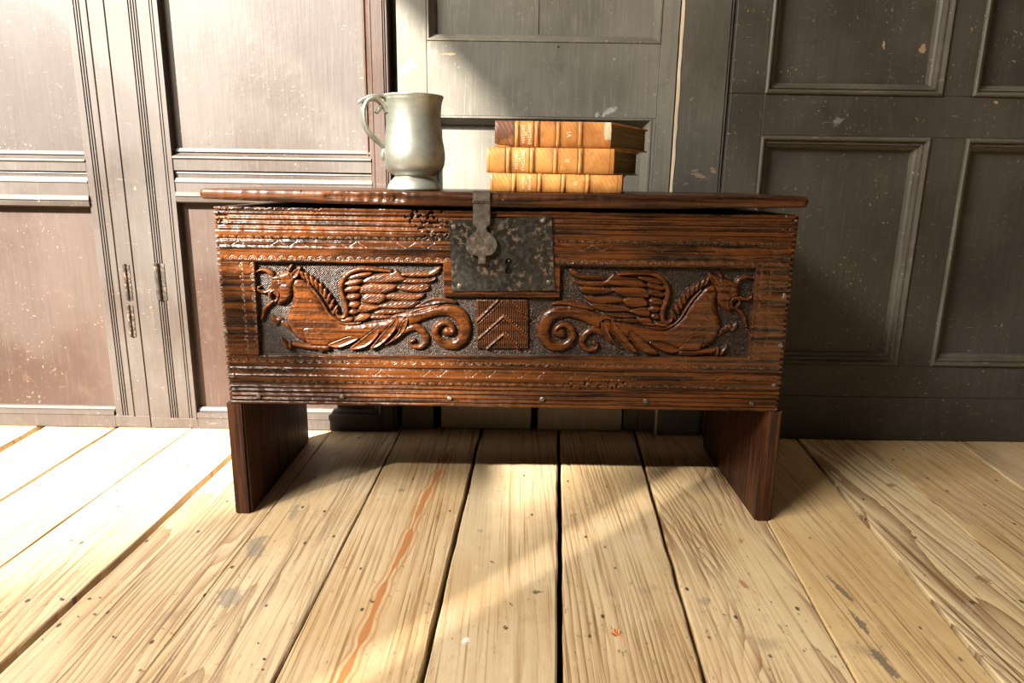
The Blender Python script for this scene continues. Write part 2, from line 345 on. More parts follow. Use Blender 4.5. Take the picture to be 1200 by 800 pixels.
# ------------------------------------------------------------------ walls, ceiling, window (left wall is beside the camera)
setkind(box('wall_back', (-1.95, 1.555, -.05), (2.0, 1.62, 2.7), M_PLASTER), 'structure')
setkind(box('ceiling', (-1.95, -2.4, 2.7), (2.0, 1.62, 2.78), M_PLASTER), 'structure')
XW = -1.70; WY0, WY1, WZ0, WZ1 = -1.62, 1.05, .35, 2.30
wl = setkind(empty('wall_left'), 'structure')
box('masonry_below', (XW-.03, -2.4, -.05), (XW, 1.555, WZ0), M_PLASTER, wl)
box('masonry_above', (XW-.03, -2.4, WZ1), (XW, 1.555, 2.7), M_PLASTER, wl)
box('masonry_side', (XW-.03, -2.4, WZ0), (XW, WY0, WZ1), M_PLASTER, wl)
box('masonry_side', (XW-.03, WY1, WZ0), (XW, 1.555, WZ1), M_PLASTER, wl)
def mat_sun_filter(name, stops):
    """added unseen sheet shaping the sun: share let through changes along it (y, share)"""
    n = NT(name); t = n.n('ShaderNodeBsdfTransparent'); d = n.n('ShaderNodeBsdfTranslucent'); d.inputs[0].default_value = (.16, .15, .12, 1)
    mx = n.n('ShaderNodeMixShader'); y = n.sep(n.pos())[1]; f = stops[0][1]
    for (y0, a), (y1, b) in zip(stops, stops[1:]): f = n.math('ADD', f, n.ramp(y, y0, y1, 0., b-a, False))
    f = n.math('SQRT', n.math('MULTIPLY', f, n.ramp(n.noise(n.pos(), 2.4, 2), .3, .7, .88, 1.05)))     # the sheet has two faces
    n.l(f, mx.inputs[0]); n.l(d.outputs[0], mx.inputs[1]); n.l(t.outputs[0], mx.inputs[2])
    n.l(mx.outputs[0], n.out.inputs[0]); return n.m
win = setkind(empty('window_1', (XW-.05, (WY0+WY1)/2, WZ0)), 'structure')
SLIT = (-.980, -.958)
for z0, z1, stops, slit in ((WZ0, 1.60, [(-1.55, .0), (-1.25, .01), (-1.0, .02), (-.85, .03), (-.30, .06), (-.02, .85)], True),
                            (1.60, 1.97, [(-1.4, .0), (-1.0, .01), (-.90, .02), (-.80, .16), (-.70, .40), (-.50, .90), (-.15, 1.0)], True),
                            (1.97, WZ1, [(-1.2, .0), (-1.05, .02), (-.95, .06), (-.60, .13), (-.36, .24), (-.22, .85)], False)):
    for a, b, st in (((WY0, SLIT[0], stops), (SLIT[0]+.0002, SLIT[1]-.0002, [(-1, .46), (-.9, .46)]), (SLIT[1], WY1, stops)) if slit else ((WY0, WY1, stops),)):
        box('added_sun_filter', (XW-.006, a, z0), (XW-.004, b, z1), mat_sun_filter('sun_filter', st), win)  # unseen sheets added in the opening to shape the sun patches

# ------------------------------------------------------------------ left pair of cupboard doors
YF = 1.44
def wx(x, y, Y=YF): return atY(x, y, Y)[0]
def wz(x, y, Y=YF): return atY(x, y, Y)[2]
def grooves(us, px, d=.004):
    out = []
    for u in us: out += [(u-px*.8, 0), (u-px*.35, -d), (u+px*.35, -d), (u+px*.8, 0)]
    return out
def rail_prof(z):
    a, b, c, d, e, f, g = z      # top of upper moulding ... bottom of lower moulding (descending)
    h = (a-b)
    return [(a, -.016), (a-.0005, -.011), (a-h*.30, -.008), (a-h*.42, -.011), (a-h*.5, -.009), (a-h*.72, .0015), (a-h*.85, .003), (b+h*.1, .002), (b, 0), (c, 0),
            (c-.0005, -.0045), (c-(c-d)*.45, -.003), (c-(c-d)*.55, -.0045), (d, -.005), (d-(d-e)*.15, -.002), (e+(d-e)*.2, .0015), (e, 0), (f, 0), (f-.0005, .003), (f-(f-g)*.4, .0045), (f-(f-g)*.48, .0015), (f-(f-g)*.56, .0045), (f-(f-g)*.9, .003), (g, -.001), (g-.0003, -.016)]
PB = 1.50
ZT, ZP = 1.62, 1.50
d1 = setkind(empty('door_1', (-1.2, YF, 0)), 'structure')
u = lambda p: wx(p, 130)
px1 = u(101)-u(100)
xg = (u(140)+wx(158, 290)+wx(169, 497))/3
xo = xg-u(140)
strip('stile', 'v', [(u(94)+xo, -.016), (u(95)+xo, -.004), (u(97)+xo, 0)]+grooves([u(q)+xo for q in (105.5, 108.5, 111.5)], px1)+[(u(117)+xo, 0), (u(118)+xo, .0022), (u(120)+xo, .0022), (u(121)+xo, 0), (xg-.0016, 0), (xg-.0006, -.003)], wz(60, 485.3), ZT, YF, PB, M_LEAF, d1)
box('rail_end', (u(94)+xo, YF, .003), (xg-.0008, PB, wz(60, 485.6)), M_LEAF, d1, .0008)
strip('stile', 'v', [(-1.60, 0), (-1.53, 0), (-1.527, -.016)], .002, ZT, YF, PB, M_LEAF, d1)
xl, xr = -1.528, u(94)+xo
za = [wz(50, q) for q in (176, 190, 200, 206, 214, 228, 242)]
strip('rail', 'h', rail_prof(za), xl, u(96.5)+xo, YF, PB, M_LEAF, d1)
zb = [wz(60, q) for q in (476, 479, 481, 485)]
strip('rail', 'h', [(zb[0], -.016), (zb[0]-.001, -.009), (zb[1], -.004), (zb[1]-.001, -.006), (zb[2], .0015), (zb[3]+.001, .002), (zb[3], 0), (.003, 0), (.001, -.002)], xl, xr, YF, PB, M_LEAF, d1)
strip('rail', 'h', [(ZP, -.016), (ZP+.01, 0), (ZT, 0)], xl, xr, YF, PB, M_LEAF, d1)
box('panel', (xl-.005, YF+.0155, za[0]-.004), (xr+.005, PB, ZP+.004), M_LEAF_PINK, d1)
box('panel', (xl-.005, YF+.0155, zb[0]-.004), (xr+.005, PB, za[6]+.004), M_LEAF_RED, d1)
def hinge(par, x, y0, y1, px, dx=0):
    a, b = atY(x, y0, YF-.003), atY(x+dx, y1, YF-.003); bm = bmesh.new()
    r = px*.0015/2
    for (t0, t1) in ((0., .97),):
        m0, m1 = a[2]+(b[2]-a[2])*t0, a[2]+(b[2]-a[2])*t1; xx = (a[0]+b[0])/2
        secs = [[(xx+q*r*cos(2*pi*k/12), YF-.001+q*r*sin(2*pi*k/12), zz) for k in range(12)] for zz, q in ((m0, .6), (m0-.0015, 1), (m1+.0015, 1), (m1, .6))]
        sweep(bm, None, secs)
    bmbox(bm, (xx-r*.6, YF-.0012, b[2]+.002), (xx+r*2.6, YF+.003, a[2]-.002), .0004)
    return frombm('hinge', bm, M_HINGE, par, False)
hinge(d1, 145.5, 309, 353, 5, 4); hinge(d1, 149.5, 357, 396, 5, 4.5)

d2 = setkind(empty('door_2', (-.55, YF, 0)), 'structure')
xe = wx(197, 130)
xend = (wx(454, 60)+wx(467, 500))/2
prof = [(xg+.0006, -.003), (xg+.0016, 0)]+grooves([u(q) for q in (163, 166, 169, 171.8)], px1)+grooves([u(q) for q in (187, 190)], px1*.8, .0025)+[(u(193), 0), (u(194), .002), (xe-.001, .002), (xe, 0), (xe+.0004, -.016)]
strip('stile', 'v', prof, wz(320, 491.3), ZT, YF, PB, M_LEAF, d2)
box('rail_end', (xg+.0008, YF, .003), (xe+.0002, PB, wz(320, 491.6)), M_LEAF, d2, .0008)
v = lambda p: wx(p, 100)
strip('stile', 'v', [(v(425), -.016), (v(425)+.001, -.011), (v(428), -.008), (v(429), -.012), (v(431), -.004), (v(434), .001), (v(436), .001), (v(437), 0)]+grooves([xend-.010, xend-.006], px1*.8)+[(xend-.002, 0), (xend, -.004)], .002, ZT, YF, PB, M_LEAF_RED, d2)
xl, xr = xe+.0004, v(425)
za = [wz(320, q) for q in (174.5, 188.5, 201, 209, 216, 226, 239)]
strip('rail', 'h', rail_prof(za), xl-.0002, xr+.012, YF, PB, M_LEAF, d2)
zb = [wz(320, q) for q in (479, 483, 485, 491)]
strip('rail', 'h', [(zb[0], -.016), (zb[0]-.001, -.009), (zb[1], -.004), (zb[1]-.001, -.007), (zb[2], .0015), (zb[3]+.001, .002), (zb[3], 0), (.003, 0), (.001, -.002)], xl-.0002, xr+.012, YF, PB, M_LEAF, d2)
strip('rail', 'h', [(ZP, -.016), (ZP+.01, 0), (ZT, 0)], xl, xr, YF, PB, M_LEAF, d2)
box('panel', (xl-.005, YF+.0155, za[0]-.004), (xr+.005, PB, ZP+.004), M_LEAF, d2)
box('panel', (xl-.005, YF+.0155, zb[0]-.004), (xr+.005, PB, za[6]+.004), M_LEAF_RED, d2)
hinge(d2, 183, 308, 353, 8, 4)

# ------------------------------------------------------------------ centre door, post, boards below
PROF = [(0, -.0005), (.0008, .0040), (.004, .0062), (.0075, .0050), (.0090, .0010), (.0094, -.0040), (.0105, -.0042), (.0120, -.0020), (.0150, -.0026), (.0168, -.0070), (.0172, -.0110), (.0190, -.0115), (.0225, -.0140), (.0240, -.0190), (.0250, -.0240)]
PLAIN = [(0, -.0005), (.0008, .0015), (.004, .0015), (.015, -.016), (.0165, -.0235)]
def framed(d, Yf, x0, x1, z0, z1, cols, rows, mat, panels, mat_mould, mat_panel=None, prof=PROF):
    """stiles (upright boxes), rails (cross boxes) and recessed panels with mouldings"""
    for (a, b, c, e) in cols: box('stile', (a, Yf, c), (b, PB, e), mat, d, .0012)
    for (a, b, c, e) in rows: box('rail', (a, Yf, c), (b, PB, e), mat, d, .0008)
    for (a, b, c, e) in panels:
        box('panel', (a-.004, Yf+.0232, c-.004), (b+.004, PB-.002, e+.004), mat_panel or mat, d)
        ring('moulding', a, b, c, e, prof, Yf, mat_mould, d)
Y3 = 1.452
d3 = setkind(empty('door_3', (.1, Y3, .13)), 'structure')
w3 = lambda x, y: atY(x, y, Y3)
L3 = w3(465, 60)[0]; R3 = (w3(801, 3)[0]+w3(787, 222)[0])/2-.005
pa, pb = w3(500, 40)[0], w3(775, 40)[0]; pz = w3(640, 49.5)[2]; qz = w3(640, 137)[2]; qb = w3(764, 150)[0]
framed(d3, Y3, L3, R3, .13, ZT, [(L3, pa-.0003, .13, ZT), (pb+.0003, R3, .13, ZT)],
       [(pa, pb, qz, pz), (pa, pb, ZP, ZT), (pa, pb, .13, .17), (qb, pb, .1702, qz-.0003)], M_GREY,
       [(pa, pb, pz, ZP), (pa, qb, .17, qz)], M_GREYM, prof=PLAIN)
xc = w3(632, 20)[0]; box('crack', (xc-.0006, Y3+.0228, w3(632, 37)[2]), (xc+.0006, Y3+.0234, ZP-.03), M_BLACK, d3)
t1 = setkind(empty('trim_1', ((w3(820, 100))[0], 1.445, 0)), 'structure')
R4 = (atY(864, 3, 1.435)[0]+atY(846, 222, 1.435)[0])/2
box('post', (R3+.005, 1.444, 0), (R4-.006, PB, ZT), M_POST, t1, .0015)
bm = bmesh.new(); prev = None; rows = []
for k in range(60):
    z = .0+ZT*k/59; wv = .0022+random.uniform(-.0009, .0012); x = R3+.0035+random.uniform(-.0004, .0004)
    rows.append([bm.verts.new(c) for c in ((x-.0022, 1.4505, z), (x-.0012, 1.4428, z), (x+wv, 1.4425, z), (x+wv+.0006, 1.4445, z))])
for a, b in zip(rows, rows[1:]):
    for j in range(3): bm.faces.new([a[j], a[j+1], b[j+1], b[j]])
frombm('edge_bead', bm, M_BEAD, t1)
strip('bead', 'v', [(R4-.0045, 0), (R4-.004, .003), (R4-.0028, .003), (R4-.002, 0)], .001, ZT, 1.446, PB, M_POST, t1)
box('joint', (R4-.006, 1.452, .001), (R4, PB, ZT), M_BLACK, t1)
t2 = setkind(empty('trim_2', (.1, 1.47, 0)), 'structure')
M_BOARD = mat_paint('bare_dusty_board', (.27, .22, .155), (.34, .28, .20), (.06, .045, .03), .7, seed=9)
M_BOARD2 = mat_paint('dark_dusty_board', (.085, .066, .048), (.12, .10, .075), (.3, .22, .13), .5, seed=10)
for a, b, yy, m in ((471, 508, 1.462, M_BOARD2), (509, 516.5, 1.474, M_BLACK), (517, 622, 1.466, M_BOARD), (623, 629.5, 1.48, M_BLACK), (630, 728, 1.463, M_BOARD), (729, 747, 1.472, M_BOARD2), (748, 768, 1.465, M_BOARD2), (769.5, 772, 1.461, M_BEAD), (773, 800, 1.462, M_BOARD2), (801, 838, 1.466, M_BOARD2)):  # black strips stand in for the dark gaps between boards
    box('board', (atY(a, 500, yy)[0], yy, .0015), (atY(b, 500, yy)[0], PB, .126), m, t2, .0015)
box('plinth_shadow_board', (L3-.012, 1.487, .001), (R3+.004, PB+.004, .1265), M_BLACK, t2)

# ------------------------------------------------------------------ right door
Y4 = 1.432
d4 = setkind(empty('door_4', (.95, Y4, 0)), 'structure')
w4 = lambda x, y: atY(x, y, Y4)
X0, X1 = R4+.001, 1.62
a1 = w4(897, 95)[0]; b1 = w4(1104, 112)[0]; a2 = w4(1139, 112)[0]; zu = (w4(1000, 111.5))[2]
c1 = w4(891, 165)[0]; e1 = (w4(1095, 162)[0]+w4(1047, 427)[0])/2; c2 = (w4(1133.5, 160)[0]+w4(1089, 427)[0])/2
zt = w4(1000, 160)[2]; zl = (w4(1000, 425)[2]+w4(1150, 432)[2])/2; zj = w4(1000, 464.5)[2]
xR = 1.50
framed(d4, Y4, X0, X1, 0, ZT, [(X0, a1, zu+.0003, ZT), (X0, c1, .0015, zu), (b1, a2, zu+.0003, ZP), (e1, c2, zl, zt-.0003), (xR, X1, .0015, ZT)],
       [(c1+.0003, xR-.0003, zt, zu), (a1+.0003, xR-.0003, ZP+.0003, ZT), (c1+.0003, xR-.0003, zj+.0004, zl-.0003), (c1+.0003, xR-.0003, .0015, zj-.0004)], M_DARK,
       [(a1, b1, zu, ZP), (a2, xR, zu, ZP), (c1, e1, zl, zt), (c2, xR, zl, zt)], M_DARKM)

# ------------------------------------------------------------------ the chest
CX0, CX1, CY0, CY1, CZ0, CZ1 = -.4555, .4315, 1.05, 1.378, .1945, .5065
chest = empty('carved_chest', ((CX0+CX1)/2, (CY0+CY1)/2, 0))
tag(chest, 'old dark oak plank chest with carved winged horses on its front, standing on the floorboards', 'chest')
DS = .00085
xs = np.linspace(CX0, CX1, int((CX1-CX0)/DS)+1); zs = np.linspace(CZ0, CZ1, int((CZ1-CZ0)/DS)+1)
GX, GZ = np.meshgrid(xs, zs)            # rows = z
Hh = np.zeros_like(GX); LAB = np.zeros(GX.shape, int); PALE = np.zeros_like(GX)
def Pb(x, y): q = atY(x, y, CY0); return (q[0], q[2])
def bbox(lo, hi, pad):
    i0 = max(0, np.searchsorted(xs, lo[0]-pad)); i1 = min(len(xs), np.searchsorted(xs, hi[0]+pad)+1)
    j0 = max(0, np.searchsorted(zs, lo[1]-pad)); j1 = min(len(zs), np.searchsorted(zs, hi[1]+pad)+1)
    return slice(j0, j1), slice(i0, i1)
def d_poly(P):
    P = np.asarray(P); sl = bbox(P.min(0), P.max(0), .003); X, Z = GX[sl], GZ[sl]
    D = np.full(X.shape, 1e9); ins = np.zeros(X.shape, bool)
    for k in range(len(P)):
        ax, az = P[k]; bx, bz = P[(k+1) % len(P)]; ex, ez = bx-ax, bz-az; L = ex*ex+ez*ez+1e-14
        t = np.clip(((X-ax)*ex+(Z-az)*ez)/L, 0, 1); D = np.minimum(D, (X-ax-t*ex)**2+(Z-az-t*ez)**2)
        if az != bz: ins ^= ((az > Z) != (bz > Z)) & (X < ex*(Z-az)/(ez)+ax)
    D = np.sqrt(D); return sl, np.where(ins, D, -D)
def d_stroke(P, r):
    P = np.asarray(P); r = np.asarray(r); sl = bbox(P.min(0)-r.max(), P.max(0)+r.max(), .002); X, Z = GX[sl], GZ[sl]
    D = np.full(X.shape, -1e9); W = np.ones(X.shape)*1e-3
    for (px, pz), q in zip(P, r):
        v = q-np.sqrt((X-px)**2+(Z-pz)**2); m = v > D; D = np.where(m, v, D); W = np.where(m, q, W)
    return sl, D, W
GROUND = -.0078
def put(sl, D, base, top, w, lab, mode='pillow'):
    ins = D > 0; t = np.clip(D/w, 0, 1)
    if mode == 'pillow': h = base+(top-base)*np.sqrt(np.maximum(0, 1-(1-t)**2))
    elif mode == 'leaf':       # raised rim, hollow middle
        e = np.clip(D/.0009, 0, 1); h = base+(top-base)*e-.0022*np.clip((D-.0009)/w, 0, 1)
    else: h = base+(top-base)*np.clip(D/.0007, 0, 1)
    Hh[sl] = np.where(ins, h, Hh[sl]); LAB[sl] = np.where(ins, lab, LAB[sl]); PALE[sl] = np.where(ins, 0, PALE[sl])
# --- planed bands, reeds, grooves
zy = lambda y: Pb(330, y)[1]
def band_reeds(y0, y1, n):
    z1, z0 = zy(y0), zy(y1); m = (GZ > z0) & (GZ < z1); t = (GZ-z0)/(z1-z0)*n
    Hh[m] += (-.0026*np.abs(np.cos(pi*t))**2.2)[m]
    PALE[m] = np.maximum(PALE, .45*(np.abs(np.cos(pi*t)) > .93))[m]
band_reeds(246.5, 271, 4); band_reeds(450.5, 470.5, 4)
def groove(y, w=.0016, d=.0022):
    z = zy(y); Hh[:] -= d*np.exp(-((GZ-z)/w)**2)
def rib(y, w=.0018, d=.0016):
    z = zy(y); Hh[:] += d*np.exp(-((GZ-z)/w)**2)
groove(280.5); rib(290); groove(430); rib(440); groove(449.5, .0012)
NZ = RNG.normal(size=GX.shape)
def lun(zc, R, p, up, x0, x1, ph=0., vert=False, xc=0):
    Aa, Bb = (GZ, GX) if vert else (GX, GZ)
    uu = ((Aa+ph) % p)-p/2; vv = (Bb-zc)*up; r = np.hypot(uu, vv)
    cell = np.floor((Aa+ph)/p); jit = .5+.5*np.abs(np.sin(cell*12.9898)*43.7 % 1)
    rngm = (vv > -.0003) & (Aa > x0) & (Aa < x1)
    for rr, ww in ((R, .00075), (R*.52, .00065)):
        m = rngm & (np.abs(r-rr) < ww); Hh[m] -= (.0011*jit)[m]; PALE[m] = np.maximum(PALE[m], (.55+.4*jit)[m])
lun(zy(280), .0048, .0137, 1, CX0+.01, CX1-.01); lun(zy(304), .0058, .0150, 1, CX0+.01, CX1-.01, .004)
lun(zy(420.5), .0050, .0150, -1, CX0+.01, CX1-.01); lun(zy(448.5), .0046, .0145, 1, CX0+.06, CX1-.06, .006)
XP0 = Pb(298, 307)[0]; XP1 = Pb(887, 314)[0]
zlo, zhi = zy(415), zy(306)
for xc_, s in ((XP0-.003, -1), (XP0-.019, -1), (XP1+.004, 1), (XP1+.020, 1)): lun(xc_, .0052, .0165, s, zlo, zhi, .003, vert=True)
for (y0, y1, p) in ((281.5, 289, .030), (431, 439, .026)):
    z1, z0 = zy(y0), zy(y1); t = (GZ-z0)/(z1-z0); q = np.abs(((GX/p) % 1)-.5)*2
    m = (t > .05) & (t < .95) & (np.abs(q-t)*p/2 < .00075) & ((np.sin(np.floor(GX/p*2)*7.3)) > -.35); Hh[m] -= .001; PALE[m] = .8
# --- recess
pan = [Pb(298, 307), Pb(519.5, 308.5), Pb(520.5, 347.5), Pb(656, 348.5), Pb(656.5, 311.5), Pb(887, 314), Pb(877.5, 419), Pb(303.5, 416.5)]
sl, D = d_poly(pan); ins = D > 0
st = .0015*np.sin(GX[sl]*2*pi/.0036)*np.sin(GZ[sl]*2*pi/.0034)+.00035*NZ[sl]
Hh[sl] = np.where(ins, np.maximum(GROUND, -D*8)+st*np.clip(D/.002, 0, 1), Hh[sl]); PALE[sl] = np.where(ins, 0, PALE[sl])
REC = np.zeros(GX.shape, bool); REC[sl] = D > .0006
# --- carvings (measured on the left half, mirrored to the right)
XM = Pb(591.2, 365)[0]
Hc = lambda x, y: Pb(295+x/6.667, 300+y/6.667)
Wc = lambda x, y: Pb(380+x/6.667, 300+y/6.667)
SCL = Pb(301, 365)[0]-Pb(300, 365)[0]      # metres per photo pixel on the board
def carve(mir):
    HORSE, WING, TAIL = (4, 5, 6) if mir else (1, 2, 3)
    def fx(P):
        P = np.array(P, float)
        if mir: P[:, 0] = 2*XM-P[:, 0]
        return P
    def poly(pts, f, base, top, w, lab, mode='pillow', sm=True):
        P = fx([f(*p) for p in pts]); P = cat(P, 5, True) if sm else P
        sl, D = d_poly(P); put(sl, D, base, top, w, lab, mode); return sl, D
    def stroke(pts, f, base, top, lab):
        P = fx([f(p[0], p[1]) for p in pts]); r = np.array([p[2] for p in pts])/6.667*SCL
        Q = cat(np.c_[P, r], 10); sl, D, W = d_stroke(Q[:, :2], np.maximum(Q[:, 2], .0004)); put(sl, D, base, top, W, lab)
    def ell(c, a, b, ang, f, base, top, lab):
        pts = [(c[0]+a*cos(t)*cos(ang)-b*sin(t)*sin(ang), c[1]+a*cos(t)*sin(ang)+b*sin(t)*cos(ang)) for t in np.linspace(0, 2*pi, 22, endpoint=False)]
        return poly(pts, f, base, top, b/6.667*SCL, lab, sm=False)
    # tail: thick scroll, small curl
    stroke([(440, 575, 70), (560, 525, 66), (700, 478, 58), (800, 447, 46), (900, 428, 42), (990, 430, 52), (1065, 475, 55), (1100, 560, 54), (1085, 640, 50), (1020, 695, 42), (940, 692, 36), (880, 645, 34), (868, 585, 32), (905, 535, 26), (960, 528, 22), (1000, 560, 22), (1000, 595, 26), (960, 595, 40)], Wc, -.0075, .0006, TAIL)
    stroke([(480, 695, 8), (560, 648, 16), (640, 580, 28), (715, 562, 30), (775, 605, 30), (796, 665, 28), (750, 712, 24), (692, 708, 20), (672, 675, 16), (700, 662, 20)], Wc, -.0075, -.001, TAIL)
    poly([(700, 405), (760, 365), (830, 332), (910, 326), (1005, 345), (1040, 372), (930, 372), (800, 395)], Wc, -.007, -.002, .004, TAIL, 'leaf')
    poly([(660, 440), (760, 405), (910, 380), (860, 410), (760, 440), (680, 455)], Wc, -.004, -.0005, .003, TAIL, 'leaf')
    # body, far foreleg
    stroke([(150, 470, 8), (165, 500, 22), (185, 530, 20)], Hc, -.0075, -.003, HORSE); stroke([(205, 505, 24), (225, 515, 24)], Hc, -.0075, -.002, HORSE); stroke([(235, 522, 22), (300, 560, 30)], Hc, -.0075, -.003, HORSE)
    o = 567
    poly([(300, 195), (345, 178), (395, 195), (440, 235), (490, 290), (535, 360), (580, 435), (630, 488), (700, 532), (200+o, 535), (340+o, 520), (470+o, 500), (600+o, 470), (660+o, 500), (640+o, 560), (540+o, 590), (430+o, 620), (300+o, 655), (150+o, 665), (40+o, 690), (560, 690), (470, 685), (390, 668), (330, 622), (290, 560), (272, 490), (283, 430), (310, 360), (318, 290), (300, 240)], Hc, -.0072, .0004, .011, HORSE)
    # mane
    for i in range(9):
        t = i/8; cx = np.interp(t, [0, .25, .5, .75, 1], [395, 470, 540, 598, 648]); cy = np.interp(t, [0, .25, .5, .75, 1], [150, 195, 255, 335, 425])
        ell((cx, cy), 50-6*t, 20, np.interp(t, [0, .4, .7, 1], [1.05, 1.30, 1.75, 2.05]), Hc, -.006, .0002, HORSE)
    stroke([(440, 222, 9), (500, 290, 10), (548, 362, 10), (590, 435, 10), (640, 490, 11), (710, 525, 12), (790, 530, 12), (850, 520, 8)], Hc, -.003, .0004, HORSE)
    # near foreleg
    poly([(400, 570), (470, 560), (545, 600), (600, 680), (612, 715), (590, 742), (500, 742), (450, 700), (415, 640)], Hc, -.002, .0012, .008, HORSE)
    stroke([(585, 718, 26), (500, 716, 26), (410, 706, 24), (340, 692, 22), (318, 690, 24)], Hc, -.0075, .0008, HORSE)
    stroke([(300, 672, 14), (300, 700, 20), (302, 722, 14)], Hc, -.0075, .0008, HORSE)
    poly([(288, 735), (262, 728), (232, 690), (214, 640), (240, 655), (275, 690)], Hc, -.0075, -.001, .004, HORSE)
    # head
    stroke([(165, 168, 20), (140, 132, 22), (100, 112, 17), (60, 110, 11), (32, 124, 6)], Hc, -.0075, -.001, HORSE)
    stroke([(165, 352, 14), (125, 385, 18), (95, 425, 18), (85, 465, 16), (72, 495, 11)], Hc, -.0075, -.0015, HORSE)
    poly([(300, 130), (265, 122), (200, 140), (165, 160), (148, 190), (138, 225), (110, 268), (120, 292), (160, 300), (195, 330), (190, 368), (215, 385), (270, 358), (308, 312), (318, 250), (335, 180)], Hc, -.0072, .0004, .007, HORSE)
    ell((255, 262), 52, 48, 0, Hc, -.0012, .0018, HORSE); ell((215, 196), 17, 11, .2, Hc, -.0025, .0012, HORSE)
    stroke([(160, 178, 9), (200, 168, 12), (250, 182, 9)], Hc, -.001, .0016, HORSE)
    stroke([(150, 262, 14), (118, 280, 16), (78, 284, 14), (48, 268, 13), (44, 246, 11), (62, 242, 9)], Hc, -.0075, -.001, HORSE)
    stroke([(150, 335, 13), (136, 305, 14), (150, 278, 14), (182, 274, 15), (204, 300, 15), (200, 338, 14), (180, 356, 11)], Hc, -.0055, .0006, HORSE)
    poly([(268, 124), (276, 88), (302, 62), (320, 66), (315, 95), (298, 124)], Hc, -.0072, -.0005, .004, HORSE)
    poly([(298, 168), (308, 128), (340, 100), (378, 84), (380, 118), (362, 158), (330, 180)], Hc, -.006, .001, .004, HORSE, 'leaf')
    # haunch leaves
    for pts in ([(25, 692), (110, 655), (200, 625), (272, 638), (235, 672), (130, 716), (60, 714)], [(190, 728), (290, 645), (395, 562), (430, 560), (428, 612), (360, 690), (280, 728)],
                [(355, 722), (445, 610), (525, 515), (560, 465), (580, 512), (560, 572), (485, 662), (410, 716)], [(485, 692), (570, 600), (598, 520), (652, 486), (642, 562), (590, 632)]):
        poly(pts, Wc, -.0070, .0002, .0035, TAIL, 'leaf')
    # wing: primaries, secondaries, coverts, leading edge
    prim = [[(590, 140), (700, 122), (810, 122), (880, 84), (915, 88), (885, 140), (800, 167), (640, 167)], [(570, 205), (640, 178), (820, 182), (866, 163), (876, 182), (830, 212), (720, 221)],
            [(550, 240), (700, 222), (800, 222), (826, 240), (810, 272), (740, 286), (610, 275)], [(460, 330), (520, 292), (700, 297), (782, 290), (770, 326), (680, 356), (520, 346)],
            [(395, 412), (440, 377), (560, 357), (700, 352), (744, 364), (690, 401), (590, 416), (450, 411)], [(380, 446), (440, 418), (600, 423), (638, 434), (560, 456), (420, 461)], [(345, 491), (380, 463), (500, 468), (522, 480), (440, 501)]]
    sec = [[(285, 205), (380, 148), (520, 128), (562, 106), (612, 160), (638, 186), (560, 207), (400, 217)], [(270, 285), (320, 222), (540, 222), (562, 250), (480, 292), (330, 297)],
           [(285, 358), (320, 297), (450, 297), (484, 330), (420, 374)], [(260, 435), (290, 372), (402, 386), (428, 410), (330, 444)], [(225, 518), (262, 458), (330, 452), (364, 470), (320, 508)]]
    def feather(pts, base, top, w, per):
        sl, D = poly(pts, Wc, base, top, w, WING)
        m = D > .0008; X, Z = GX[sl], GZ[sl]; s = -1 if mir else 1
        Hh[sl] += np.where(m, .00035*np.sin((X*s*.6-Z)*2*pi/per), 0)
    for p in prim[::-1]: feather(p, -.0072, -.0022, .0040, .0038)
    for p in sec[::-1]: feather(p, -.0058, -.0008, .0040, .0034)
    for (c, a, b, an) in (((175, 500), 55, 24, -.1), ((225, 438), 40, 24, 0), ((232, 382), 50, 27, 0), ((222, 322), 60, 28, -.08), ((216, 260), 70, 26, -.14), ((226, 206), 78, 25, -.2), ((268, 158), 108, 23, -.2)):
        sl, D = ell(c, a, b, an, Wc, -.005, .0004, WING)
        m = D > .0006; Hh[sl] += np.where(m, .0004*np.sin((GX[sl]*(-1 if mir else 1)*.25-GZ[sl])*2*pi/.0028), 0)
    stroke([(520, 118, 12), (460, 112, 16), (400, 106, 18), (330, 102, 19), (270, 104, 21), (205, 126, 23), (155, 172, 24), (130, 235, 23), (140, 305, 22), (165, 375, 22), (172, 435, 22), (155, 475, 19), (118, 478, 15), (95, 452, 11), (100, 425, 9)], Wc, -.0055, .0012, WING)
carve(False); carve(True)
# --- chevron block
Cc = lambda x, y: Pb(535+x/8.89, 335+y/8.89)
sl, D = d_poly([Cc(203, 145), Cc(748, 147), Cc(748, 658), Cc(213, 660)])
put(sl, D, -.0075, -.0035, .001, 7, 'step')
hx = GX[sl]; Hh[sl] += np.where(D > .001, .0012*np.sin(hx*2*pi/.0034), 0)
for a, b, c, r in (((212, 372), (430, 155), None, 17), ((535, 160), (742, 345), None, 17), ((218, 408), (478, 162), None, 8), ((216, 566), (490, 318), (742, 548), 16), ((222, 598), (490, 362), None, 7), ((318, 655), (492, 505), (640, 650), 17)):
    P = [Cc(*a), Cc(*b)]+([Cc(*c)] if c else []); P = np.array(P); Q = np.concatenate([np.linspace(P[i], P[i+1], 40) for i in range(len(P)-1)])
    s2, D2, W2 = d_stroke(Q, np.full(len(Q), r/8.89*SCL)); put(s2, D2, -.004, -.0002 if r > 10 else -.0022, W2, 7)
